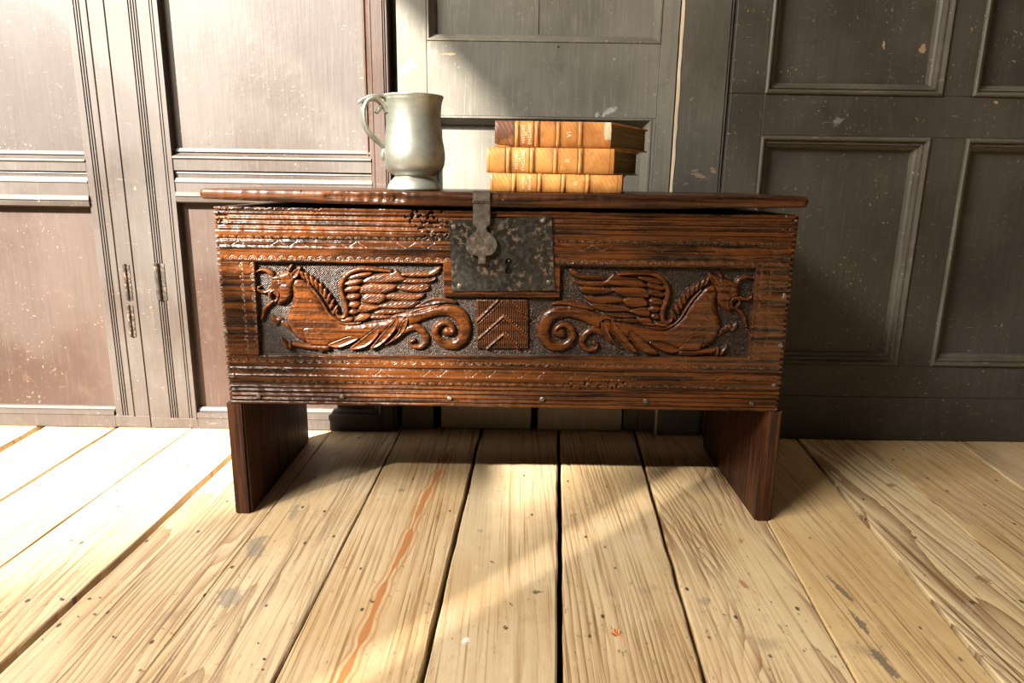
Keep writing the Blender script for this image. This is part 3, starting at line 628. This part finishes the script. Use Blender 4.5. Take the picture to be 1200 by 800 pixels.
# --- wear: notched ends, worm-eaten top, long crack
for xe_, s in ((CX0, 1), (CX1, -1)):
    d = (GX-xe_)*s; m = d < .0055; Hh[m] -= (.0042*(1-d/.0055)*(.55+.45*np.cos(GZ*2*pi/.0088)))[m]; PALE[m] = np.maximum(PALE[m], .6*(np.cos(GZ*2*pi/.0088) < -.2)[m])
def smooth_noise(k):
    a = RNG.normal(size=GX.shape)
    for _ in range(2):
        c = np.cumsum(np.pad(a, ((k, k+1), (0, 0)), mode='edge'), 0); a = (c[2*k:]-c[:-2*k])[:GX.shape[0]]/(2*k)
        c = np.cumsum(np.pad(a, ((0, 0), (k, k+1)), mode='edge'), 1); a = (c[:, 2*k:]-c[:, :-2*k])[:, :GX.shape[1]]/(2*k)
    return a/a.std()
N3, N8 = smooth_noise(2), smooth_noise(7)
def worm(x, y, rx, ry, th=.2):
    c = Pb(x, y); q = ((GX-c[0])/(rx*SCL))**2+((GZ-c[1])/(ry*SCL))**2
    m = (q < 1) & (N3 > th+q*.6); Hh[m] -= .0035; PALE[m] = .7
worm(258, 256, 9, 7, -.6); worm(505, 262, 26, 20, .3); worm(496, 250, 30, 8, .3); worm(362, 244, 12, 6, .2); worm(925, 262, 8, 14, .4); worm(800, 246, 140, 3.5, .1); worm(700, 450, 40, 8, .7); worm(540, 240, 60, 6, .2); worm(300, 242, 50, 3, .0)
c0 = Pb(400, 388); zc = c0[1]-.004*np.sin((GX-.1)*9); m = (np.abs(GZ-zc) < .0006) & (LAB == 0) & ~REC & (GX > .30); Hh[m] -= .0012; PALE[m] = .6
m = LAB == 0; Hh[m & ~REC] += (.00008*N3+.00026*N8)[m & ~REC]; Hh[LAB > 0] += (.00014*N3)[LAB > 0]
# --- build meshes
ny, nx = GX.shape
idx = np.arange(nx*ny).reshape(ny, nx)
CO = np.c_[GX.ravel(), (CY0-Hh).ravel(), GZ.ravel()]
quads = np.stack([idx[:-1, :-1], idx[:-1, 1:], idx[1:, 1:], idx[1:, :-1]], -1).reshape(-1, 4)
qlab = LAB[:-1, :-1].ravel()
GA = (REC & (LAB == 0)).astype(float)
GA = np.where(LAB > 0, np.clip((-.0026-Hh)/.0035, 0, .95), GA)       # shade put in with the patina: carved hollows darken with depth
def grid_mesh(name, q, par, skirt=False, mat=None):
    used, inv = np.unique(q, return_inverse=True); co = CO[used]; q = inv.reshape(-1, 4); g = GA.ravel()[used]; wv = PALE.ravel()[used]
    if skirt:
        ringv = np.concatenate([idx[0, :], idx[1:, -1], idx[-1, -2::-1], idx[-2:0:-1, 0]]); rr = np.searchsorted(used, ringv)
        b = co[rr].copy(); b[:, 1] = CY0+.022; n0 = len(co); co = np.r_[co, b]; g = np.r_[g, np.zeros(len(b))]; wv = np.r_[wv, np.zeros(len(b))]
        k = np.arange(len(rr)); k2 = (k+1) % len(rr); q = np.r_[q, np.stack([rr[k2], rr[k], n0+k, n0+k2], -1)]
    me = bpy.data.meshes.new(name); me.vertices.add(len(co)); me.vertices.foreach_set('co', co.ravel().astype(np.float32))
    me.loops.add(q.size); me.loops.foreach_set('vertex_index', q.ravel().astype(np.int32)); me.polygons.add(len(q))
    me.polygons.foreach_set('loop_start', np.arange(0, q.size, 4, dtype=np.int32))
    me.update(calc_edges=True)
    for nm, arr in (('ground', g), ('pale', wv)):
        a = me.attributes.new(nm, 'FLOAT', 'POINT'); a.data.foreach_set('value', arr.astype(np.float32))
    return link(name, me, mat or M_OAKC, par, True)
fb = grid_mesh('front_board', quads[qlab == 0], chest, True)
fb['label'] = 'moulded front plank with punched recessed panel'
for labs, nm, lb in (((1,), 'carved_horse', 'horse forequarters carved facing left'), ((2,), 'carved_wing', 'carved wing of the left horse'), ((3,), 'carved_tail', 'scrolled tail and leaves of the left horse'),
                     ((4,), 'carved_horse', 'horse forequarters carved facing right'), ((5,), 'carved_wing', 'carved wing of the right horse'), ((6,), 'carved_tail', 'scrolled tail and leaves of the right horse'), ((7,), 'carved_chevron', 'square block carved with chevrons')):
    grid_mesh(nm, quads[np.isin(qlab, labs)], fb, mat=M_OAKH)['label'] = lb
def nail(x, y, r, par, Y=CY0, mat=M_NAIL, flat=.5):
    c = atY(x, y, Y); bm = bmesh.new(); bmesh.ops.create_uvsphere(bm, u_segments=10, v_segments=6, radius=r)
    for vv in bm.verts:
        k = 1+random.uniform(-.38, .30); vv.co = Vector((c[0]+vv.co.x*k, Y+vv.co.y*flat*k, c[2]+vv.co.z*k))
    return frombm('nail', bm, mat, par, True)
for x, y in ((303, 464), (401, 465), (527, 466.5), (635, 468), (757, 470), (881, 473), (264.5, 388), (273, 440), (919, 347), (915, 405), (907, 451)): nail(x, y, .0044, fb, flat=.28)
# end boards (legs)
def end_board(name, x0, x1):
    prof = [(1.0505, .0), (1.0505, CZ0-.0008), (CY0+.0225, CZ0-.0008), (CY0+.0225, .5055), (1.378, .5055), (1.378, .004), (1.371, 0), (1.12, 0)]
    bm = bmesh.new(); A = [bm.verts.new((x0, y, z)) for y, z in prof]; B = [bm.verts.new((x1, y, z)) for y, z in prof]; k = len(prof)
    bm.faces.new(A); bm.faces.new(B[::-1])
    for i in range(k): bm.faces.new([A[i], A[(i+1) % k], B[(i+1) % k], B[i]])
    bmesh.ops.recalc_face_normals(bm, faces=bm.faces)
    es = [e for e in bm.edges if abs(e.verts[0].co.x-e.verts[1].co.x) < 1e-5 and max(v.co.y for v in e.verts) < 1.06]
    bmesh.ops.bevel(bm, geom=es, offset=.0035, segments=2, affect='EDGES')
    return frombm(name, bm, M_OAKZ, chest)
end_board('end_board', -.4615, -.4335); end_board('end_board', .4135, .4405)
box('back_board', (-.4330, 1.357, .197), (.4130, 1.378, .5055), M_OAKX, chest, .001)
box('bottom_board', (-.4330, CY0+.0225, .198), (.4130, 1.3565, .213), M_OAKX, chest)
# lid: cupped board with worn, chipped front edge
NXL = 260; secs = []; bm = bmesh.new()
LX0, LX1 = -.4715, .4415
CK = np.linspace(-.30, -.14, 42); CV = np.abs(RNG.normal(size=42))*.0030*(RNG.random(42) > .35)
rn = np.cumsum(RNG.normal(size=NXL+1))*.0002; rn -= np.linspace(rn[0], rn[-1], NXL+1)
for i in range(NXL+1):
    t = i/NXL; x = LX0+(LX1-LX0)*t; e = min(x-LX0, LX1-x); rd = sqrt(max(0, 1-(1-min(e/.008, 1))**2))
    cup = .007*(abs(2*t-1)**2.2); zt_ = .5335+.0008*(t) ; zb_ = .5118+cup*.95
    zm = (zt_+zb_)/2; hh = (zt_-zb_)/2*(.45+.55*rd)
    j = RNG.uniform(-.00045, .00045); y0 = 1.0400+rn[i]*.5+j+(1-rd)*.006
    chip = 0
    if -.285 < x < -.150: chip = (float(np.interp(x, CK, CV))+RNG.uniform(0, .001))*min(1, (x+.285)/.012, (-.150-x)/.012)
    pr = [(y0+.0035, -1), (y0+.0008, -.78), (y0+chip*.6, -.45), (y0+chip*1.6, -.05), (y0+chip, .25), (y0+.0004+chip*.5, .6), (y0+.0022, .9), (y0+.0055, 1), (1.24, 1), (1.385, 1), (1.3895, .6), (1.3895, -.6), (1.385, -1), (1.2, -1)]
    secs.append([(x, yy, zm+hh*s) for yy, s in pr])
sweep(bm, None, secs); lid = frombm('lid', bm, M_LID, chest, False)
for p in lid.data.polygons: p.use_smooth = True
cx_ = atY(353, 230, 1.04)[0]; box('lid_crack', (cx_-.0006, 1.0392, .5165), (cx_+.0006, 1.0425, .5330), M_BLACK, lid)
# lock plate with keyhole, nails, hasp
def Lp(x, y, Y): q = atY(500+x/5.517, 215+y/5.517, Y); return (q[0], q[2])
YP = CY0-.0028
def plate_with_hole():
    outer = [Lp(145, 236, YP), Lp(808, 211, YP), Lp(828, 690, YP), Lp(165, 696, YP)]
    c = Lp(530, 507, YP); s = SCL/5.517
    kh = [(c[0]+23*s*cos(a), c[1]+23*s*sin(a)) for a in np.linspace(-pi*.30, pi*1.30, 15)]
    kh += [(c[0]-10*s, c[1]-32*s), (c[0]-22*s, c[1]-50*s), (c[0]-20*s, c[1]-72*s), (c[0], c[1]-80*s), (c[0]+20*s, c[1]-72*s), (c[0]+24*s, c[1]-52*s), (c[0]+11*s, c[1]-34*s)]
    bm = bmesh.new(); ov = []
    for i in range(4):
        a, b = outer[i], outer[(i+1) % 4]
        for k in range(8): ov.append(bm.verts.new((a[0]+(b[0]-a[0])*k/8+random.uniform(-.0003, .0003), YP, a[1]+(b[1]-a[1])*k/8+random.uniform(-.0003, .0003))))
    hv = [bm.verts.new((x, YP, z)) for x, z in kh]
    es = [bm.edges.new((l[i], l[(i+1) % len(l)])) for l in (ov, hv) for i in range(len(l))]
    bmesh.ops.triangle_fill(bm, use_beauty=True, edges=es)
    r = bmesh.ops.extrude_face_region(bm, geom=list(bm.faces))
    for e in r['geom']:
        if isinstance(e, bmesh.types.BMVert): e.co.y += .0024
    return frombm('lock_plate', bm, M_PLATE, chest)
lp = plate_with_hole(); lp['label'] = 'blackened iron lock plate with a keyhole'
q = Lp(530, 540, CY0-.0003); box('keyhole_dark', (q[0]-.0075, CY0-.0005, q[1]-.013), (q[0]+.0075, CY0-.0003, q[1]+.014), M_BLACK, lp)
q = Lp(532, 500, YP); bm = bmesh.new(); bmesh.ops.create_uvsphere(bm, u_segments=10, v_segments=6, radius=.0016)
for vv in bm.verts: vv.co = Vector((q[0]+vv.co.x, CY0-.0014+vv.co.y*.6, q[1]+vv.co.z))
frombm('key_pin', bm, M_NAIL, lp, True)
for x, y in ((178, 282), (755, 242), (212, 662), (790, 637)): nail(500+x/5.517, 215+y/5.517, .0046, lp, YP, M_HASP, .35)
YH = CY0-.0105; 
def hz(x, y): return Lp(x, y, YH)
hasp = []
right = [(412, 122), (412, 265), (398, 275), (386, 290), (392, 312), (425, 335), (452, 370), (458, 405), (445, 440), (420, 463), (395, 468), (384, 472), (384, 520)]
left = [(332, 520), (332, 472), (322, 468), (285, 460), (258, 430), (250, 395), (262, 355), (295, 325), (322, 305), (322, 285), (310, 272), (299, 262), (299, 122)]
P = [hz(*p) for p in right+left]
bm = bmesh.new(); F_ = [bm.verts.new((x, YH, z)) for x, z in P]; f = bm.faces.new(F_)
r = bmesh.ops.extrude_face_region(bm, geom=[f])
for e in r['geom']:
    if isinstance(e, bmesh.types.BMVert): e.co.y += .0036
bmesh.ops.recalc_face_normals(bm, faces=bm.faces)
fe = [e for e in bm.edges if all(abs(vv.co.y-YH) < 1e-5 for vv in e.verts)]; bmesh.ops.bevel(bm, geom=fe, offset=.0009, segments=2, affect='EDGES')
hp = frombm('hasp', bm, M_HASP, chest); hp['label'] = 'brown iron hasp with a rounded leaf hanging over the lock plate'
ka, kb = hz(297, 118), hz(414, 118)
bm = bmesh.new()
for a, b in ((0, .31), (.33, .66), (.68, 1)):
    x0, x1 = ka[0]+(kb[0]-ka[0])*a, ka[0]+(kb[0]-ka[0])*b
    sweep(bm, None, [[(x, YH+.0014+.0034*s*cos(2*pi*k/12), ka[1]+.0034*s*sin(2*pi*k/12)) for k in range(12)] for x, s in ((x0, .8), (x0+.0006, 1), (x1-.0006, 1), (x1, .8))])
frombm('hinge_knuckle', bm, M_HASP, hp)
za_, zb_ = hz(0, 110)[1], .5352
bm = bmesh.new(); bmbox(bm, (ka[0]+.0005, 1.0362, za_), (kb[0]-.0005, 1.0390, zb_), .0006); bmbox(bm, (ka[0]+.0005, 1.0362, .5338), (kb[0]-.0005, 1.075, .5356), .0005)
frombm('lid_strap', bm, M_HASP, hp)
q = hz(358, 500); bm = bmesh.new(); bmbox(bm, (q[0]-.0040, YH+.0030, q[1]-.004), (q[0]+.0040, YP+.0002, q[1]+.004), .0006); frombm('staple', bm, M_HASP, hp)

# ------------------------------------------------------------------ pewter mug on the lid
LIDT = .5340
MY = 1.115
mc = atY(486, 224, MY); mug = empty('pewter_mug', (mc[0], MY, LIDT+.0004)); ORG[mug.name] = None
tag(mug, 'dull grey pewter mug with a scrolled handle standing left of the books', 'mug')
mz = (np.linalg.norm(cC-mc)*.975)/FPX/6.667     # metres per detail pixel at the mug
def mp(r, y): return (r*mz, (768-y)*mz)
prof = [mp(*p) for p in ((200, 768), (208, 766), (210, 758), (207, 748), (198, 728), (188, 712), (170, 690), (155, 676), (149, 668), (150, 660), (168, 652), (198, 634), (219, 608), (231, 575), (237, 530), (236, 490), (229, 440), (220, 395), (213, 345), (208, 290), (206, 240), (208, 190), (212, 150), (217, 118), (222, 106), (221, 102), (228, 90), (229, 82), (226, 77))]
inner = [(222, 77), (216, 84), (206, 120), (199, 190), (197, 260), (203, 340), (219, 430), (227, 520), (221, 575), (200, 622), (160, 640), (90, 645), (20, 646)]
lathe('body', prof+[mp(*p) for p in inner], M_PEWTER, mug, 96)
# handle in a plane swung a little towards the viewer
az = radians(203); ux, uy = cos(az), sin(az)
def hpnt(r, y, s=0): rr, zz = r*mz, (768-y)*mz; return Vector((ux*rr-uy*s, uy*rr+ux*s, zz))
def strap(name, pts, par):
    Q = cat(pts, 8); bm = bmesh.new(); S = []
    for i, (r, y, hw, th) in enumerate(Q):
        a = Q[max(0, i-1)]; b = Q[min(len(Q)-1, i+1)]; tx, ty = b[0]-a[0], b[1]-a[1]; L = math.hypot(tx, ty)+1e-9; nx_, ny_ = -ty/L, tx/L
        sec = []
        for k in range(14):
            t = 2*pi*k/14; ss = np.sign(cos(t))*abs(cos(t))**.7*hw*mz; dd = np.sign(sin(t))*abs(sin(t))**.8*th
            sec.append(hpnt(r+nx_*dd, y+ny_*dd, ss))
        S.append(sec)
    sweep(bm, None, S); return frombm(name, bm, M_PEWTER, par, True)
strap('handle', [(200, 205, 44, 20), (215, 168, 46, 22), (252, 128, 50, 22), (305, 112, 56, 20), (352, 138, 58, 18), (378, 195, 60, 17), (378, 270, 60, 17), (356, 335, 56, 18), (312, 385, 48, 19), (264, 424, 38, 19), (232, 456, 30, 17), (222, 484, 25, 12)], mug)
strap('thumb_scroll', [(206, 96, 38, 14), (262, 92, 44, 15), (322, 98, 40, 14), (366, 118, 32, 14), (398, 140, 26, 17), (396, 152, 22, 15)], mug)
strap('spur', [(236, 140, 26, 18), (256, 180, 24, 17), (276, 206, 20, 15), (290, 200, 14, 9)], mug)
strap('terminal', [(228, 468, 24, 12), (240, 500, 27, 15), (243, 530, 24, 13), (238, 550, 13, 7)], mug)

# ------------------------------------------------------------------ three leather books
def mat_leather(name, a, b, dk, seed):
    n = NT(name); p = n.map(n.obj(), (1, 1, 1), (seed, seed, 0))
    x = n.noise(p, 34, 5, .6); c = n.mix(n.ramp(x, .36, .66), a, b)
    c = n.mix(n.ramp(n.noise(p, 90, 4, .65), .57, .72, 0, .55), c, tuple(v*.5 for v in b))
    c = n.mix(n.ramp(n.noise(p, 55, 3), .62, .74, 0, .4), c, (.55, .38, .26))
    c = n.mix(n.math('MULTIPLY', n.attr('dark'), n.ramp(n.noise(p, 60, 4, .6), .30, .55, .45, 1)), c, dk)
    c = n.mix(n.attr('tool'), c, (.055, .018, .008)); c = n.mix(n.attr('bare'), c, (.60, .50, .34))
    nb = n.bump(n.noise(p, 350, 3), .18, .0006); nb = n.bump(x, .12, .001, nb)
    return n.done(c, n.ramp(x, .3, .7, .34, .50), nb, spec=.5)
def mat_pages():
    n = NT('foxed_page_edges'); p = n.obj()
    g = n.noise(n.map(p, (5, 5, 900)), 1, 3, .6); c = n.mix(n.ramp(g, .35, .65), (.10, .066, .026), (.235, .165, .075))
    c = n.mix(n.ramp(n.noise(p, 50, 4), .55, .72, 0, .5), c, (.07, .045, .02))
    return n.done(c, .8, n.bump(g, .5, .0008), spec=.2)
M_PAGE = mat_pages(); M_GILT = NT('gilt').done((1, .88, .62), .35, None, .1)
def text_mesh(s, size):
    cu = bpy.data.curves.new('t', 'FONT'); cu.body = s; cu.size = size; cu.align_x = 'CENTER'; cu.align_y = 'CENTER'; cu.resolution_u = 2; cu.space_character = 1.12
    ob = bpy.data.objects.new('t', cu); COL.objects.link(ob); bpy.context.view_layer.update()
    me = ob.evaluated_get(bpy.context.evaluated_depsgraph_get()).to_mesh(); V = [tuple(v_.co) for v_ in me.vertices]; Fc = [tuple(p.vertices) for p in me.polygons]
    ob.to_mesh_clear() if hasattr(ob, 'to_mesh_clear') else None
    bpy.data.objects.remove(ob); bpy.data.curves.remove(cu); return V, Fc
def book(x0, x1, ztop, zbot, Yf, rz, depth, shear, bands, num, leather, label, dark=0, bare=False, xtail=None, endfil=True):
    L = x1-x0; T = ztop-zbot
    b = empty('leather_book', (x0, Yf, zbot), rz); ORG[b.name] = None
    tag(b, label, 'book', 'stacked leather books')
    BUL = T*.16; th = .0026
    sp = lambda z: -BUL*(1-(2*z/T-1)**2)**.8 if 0 < z < T else 0.
    sh = lambda y: shear*max(0, y)
    bp = [L*q for q in bands]
    # spine skin
    NXs, NZs = 150, 22; V = []; at = {'dark': [], 'tool': [], 'bare': []}
    for i in range(NXs+1):
        x = L*i/NXs
        for j in range(NZs+1):
            z = T*(.5-.5*cos(pi*j/NZs)); e = min(x, L-x); cap = .0014*max(0, 1-e/.004)
            y = sp(z)-.0002*sin(x*900+z*500)+cap*.5
            zz = z
            if dark and x < .04: zz = z+max(0, (1-x/.04))**2*.0052*(1-z/T)**1.5      # knocked lower corner
            V.append((x, y, zz))
            tool = 0.
            for q in bp:
                for o_ in (-.0042, .0042, .0034, -.0034):
                    if abs(x-q-o_) < .0007: tool = .85
                if abs(abs(x-q)-.0062) < .0005: tool = max(tool, .45)
            if endfil and (abs(x-(L-.0065)) < .0007 or abs(x-.0040) < .0006): tool = max(tool, .65)
            at['tool'].append(tool)
            at['dark'].append(dark*max(0., min(1., (.040-x)/.012)) if dark else .12*max(0., 1-e/.006))
            br = 0.
            if bare: br = 1. if x > L-.010-.006*sin(3*z/T+.3)+(1-z/T)*.010 and z > T*.35 else 0.
            at['bare'].append(br)
    Fs = [(i*(NZs+1)+j, (i+1)*(NZs+1)+j, (i+1)*(NZs+1)+j+1, i*(NZs+1)+j+1) for i in range(NXs) for j in range(NZs)]
    me = bpy.data.meshes.new('spine'); me.from_pydata(V, [], Fs)
    for k, arr in at.items():
        a = me.attributes.new(k, 'FLOAT', 'POINT'); a.data.foreach_set('value', np.array(arr, np.float32))
    spine = link('spine', me, leather, b, True, True)
    # raised bands
    for q in bp:
        bm = bmesh.new(); S = []
        for j in range(NZs+1):
            z = T*(.5-.5*cos(pi*j/NZs)); y = sp(z); s = min(1, .35+3*min(z, T-z)/T)
            S.append([bm.verts.new((q+dx, y-dy*s, z)) for dx, dy in ((-.0032, -.0002), (-.0022, .0012), (-.0008, .0019), (.0008, .0019), (.0022, .0012), (.0032, -.0002))])
        for a_, c_ in zip(S, S[1:]):
            for j in range(5): bm.faces.new([a_[j], a_[j+1], c_[j+1], c_[j]])
        frombm('raised_band', bm, leather, spine, True, True)
    # boards
    xt = L if xtail is None else xtail
    for z0, z1 in ((0, th), (T-th, T)):
        bm = bmesh.new()
        lo = [(0, .0), (L, .0), (xt+sh(depth)*1., depth), (sh(depth), depth)]
        A = [bm.verts.new((x, y, z0)) for x, y in lo]; B_ = [bm.verts.new((x, y, z1)) for x, y in lo]
        bm.faces.new(A[::-1]); bm.faces.new(B_)
        for i in range(4): bm.faces.new([A[i], A[(i+1) % 4], B_[(i+1) % 4], B_[i]])
        bmesh.ops.bevel(bm, geom=list(bm.edges), offset=.0007, segments=1, affect='EDGES')
        frombm('cover_board', bm, leather, b, False, True)
    # page block with a slightly ragged tail edge
    bm = bmesh.new(); R = []; inset = .0028; NK = 18; NY = 10
    for k in range(NK+1):
        z = th+(T-2*th)*k/NK; row = []
        for yk in range(NY+1):
            y = .001+(depth-.005)*yk/NY
            row.append(bm.verts.new((L-inset+sh(y)+(xt-L)*y/depth+random.uniform(-.0005, .0003), y, z)))
        row.append(bm.verts.new((inset+sh(depth-.004), depth-.004, z))); row.append(bm.verts.new((inset, .001, z))); R.append(row)
    for a_, c_ in zip(R, R[1:]):
        kk = len(a_)
        for i in range(kk): bm.faces.new([a_[i], a_[(i+1) % kk], c_[(i+1) % kk], c_[i]])
    bm.faces.new(R[0][::-1]); bm.faces.new(R[-1]); frombm('page_block', bm, M_PAGE, b, False, True)
    # gilt lettering runs up the spine
    c1 = (bp[0]+bp[1])/2; c3 = (bp[2]+bp[3])/2
    for s, cx, size in (('HISTORY', c1-.0052, T*.185), ('OF', c1-.0004, T*.13), ('ENGLAND', c1+.0046, T*.185), (num, c3, T*.28)):
        VV = []; tv, tf = text_mesh(s, size)
        for (tx, ty, _) in tv:
            x = cx-ty; z = min(max(T/2+tx*.86, .001), T-.001); VV.append((x, sp(z)-.0006, z))
        me = bpy.data.meshes.new('gilt_lettering'); me.from_pydata(VV, [], tf); link('gilt_lettering', me, M_GILT, spine, False, True)
    return b
BY = 1.070
def bx_(x, y, Y=BY): return atY(x, y, Y)
LA = mat_leather('tan_calf', (.5440, .2295, .0595), (.3910, .1403, .0306), (.10, .040, .024), 1)
LB = mat_leather('golden_tan_calf', (.5950, .2805, .0765), (.4590, .1785, .0408), (.2, .1, .05), 5)
LC = mat_leather('pale_tan_calf', (.6120, .2890, .0808), (.4590, .1827, .0425), (.2, .1, .05), 9)
z3t = bx_(640, 203.5)[2]; z2t = bx_(640, 173.2)[2]; z1t = bx_(640, 142)[2]
zb3 = LIDT+.0005
book(bx_(574.5, 215)[0], bx_(728.5, 215)[0], z3t, zb3, BY, 0, .125, .20, (.18, .375, .555, .74), 'III', LC, 'tan leather book numbered III, at the bottom of the stack on the chest lid')
book(bx_(570.5, 188)[0], bx_(719, 188)[0], z2t, z3t+.0005, BY, -.012, .125, .46, (.17, .355, .54, .735), 'II', LB, 'golden tan leather book numbered II, in the middle of the stack of three')
book(bx_(580, 156)[0], bx_(716, 156)[0], z1t, z2t+.0006, BY+.002, .0, .135, .60, (.19, .36, .545, .735), 'VI', LA, 'topmost tan leather book, numbered VI, with a dark stained end and torn corner', dark=.95, bare=True, endfil=False)

# ------------------------------------------------------------------ small things on the floor
q = atZ(723, 745, 0); n = NT('dry_leaf'); M_DRY = n.done((.62, .22, .06), .6)
bm = bmesh.new()
for k, (a, l) in enumerate(((2.9, .010), (2.3, .011), (1.7, .010), (3.5, .009), (1.1, .008))):
    d = Vector((cos(a), sin(a), 0)); s = Vector((-sin(a), cos(a), 0)); c = Vector((q[0], q[1], .0012))
    P_ = [c, c+d*l*.5+s*l*.22+Vector((0, 0, .0035)), c+d*l+Vector((0, 0, .0018+.001*k)), c+d*l*.5-s*l*.22+Vector((0, 0, .001)), c+d*l*.5+Vector((0, 0, .0005))]
    vs = [bm.verts.new(p) for p in P_]; bm.faces.new([vs[0], vs[1], vs[4]]); bm.faces.new([vs[1], vs[2], vs[4]]); bm.faces.new([vs[2], vs[3], vs[4]]); bm.faces.new([vs[3], vs[0], vs[4]])
sweep(bm, None, [[(q[0]+.009*t+.0007*cos(2*pi*k/6), q[1]-.008*t, .0013+.0007*sin(2*pi*k/6)) for k in range(6)] for t in (0, .5, 1)])
tag(frombm('dried_leaf', bm, M_DRY), 'small crumpled orange dried leaf lying on the floorboards in front of the chest', 'leaf')
bm = bmesh.new()
for k in range(70):
    px, py = random.uniform(0, 1200), random.uniform(520, 800)
    if 255 < px < 375 and py < 612 or 820 < px < 935 and py < 625: continue
    c = atZ(px, py, 0); r = random.choice((.0007, .001, .0014, .0018)); vs0 = len(bm.verts)
    mt = Matrix.Translation((c[0], c[1], .0016+r*.4)) @ Matrix.Rotation(random.uniform(0, 6), 4, 'Z') @ Matrix.Diagonal((r*random.uniform(.8, 2), r, r*.6, 1))
    bmesh.ops.create_icosphere(bm, subdivisions=1, radius=1, matrix=mt)
o = frombm('floor_grit', bm, NT('grit').done((.13, .10, .075), .8)); tag(o, 'tiny dark crumbs of grit scattered over the bare floorboards', 'grit'); o['kind'] = 'stuff'
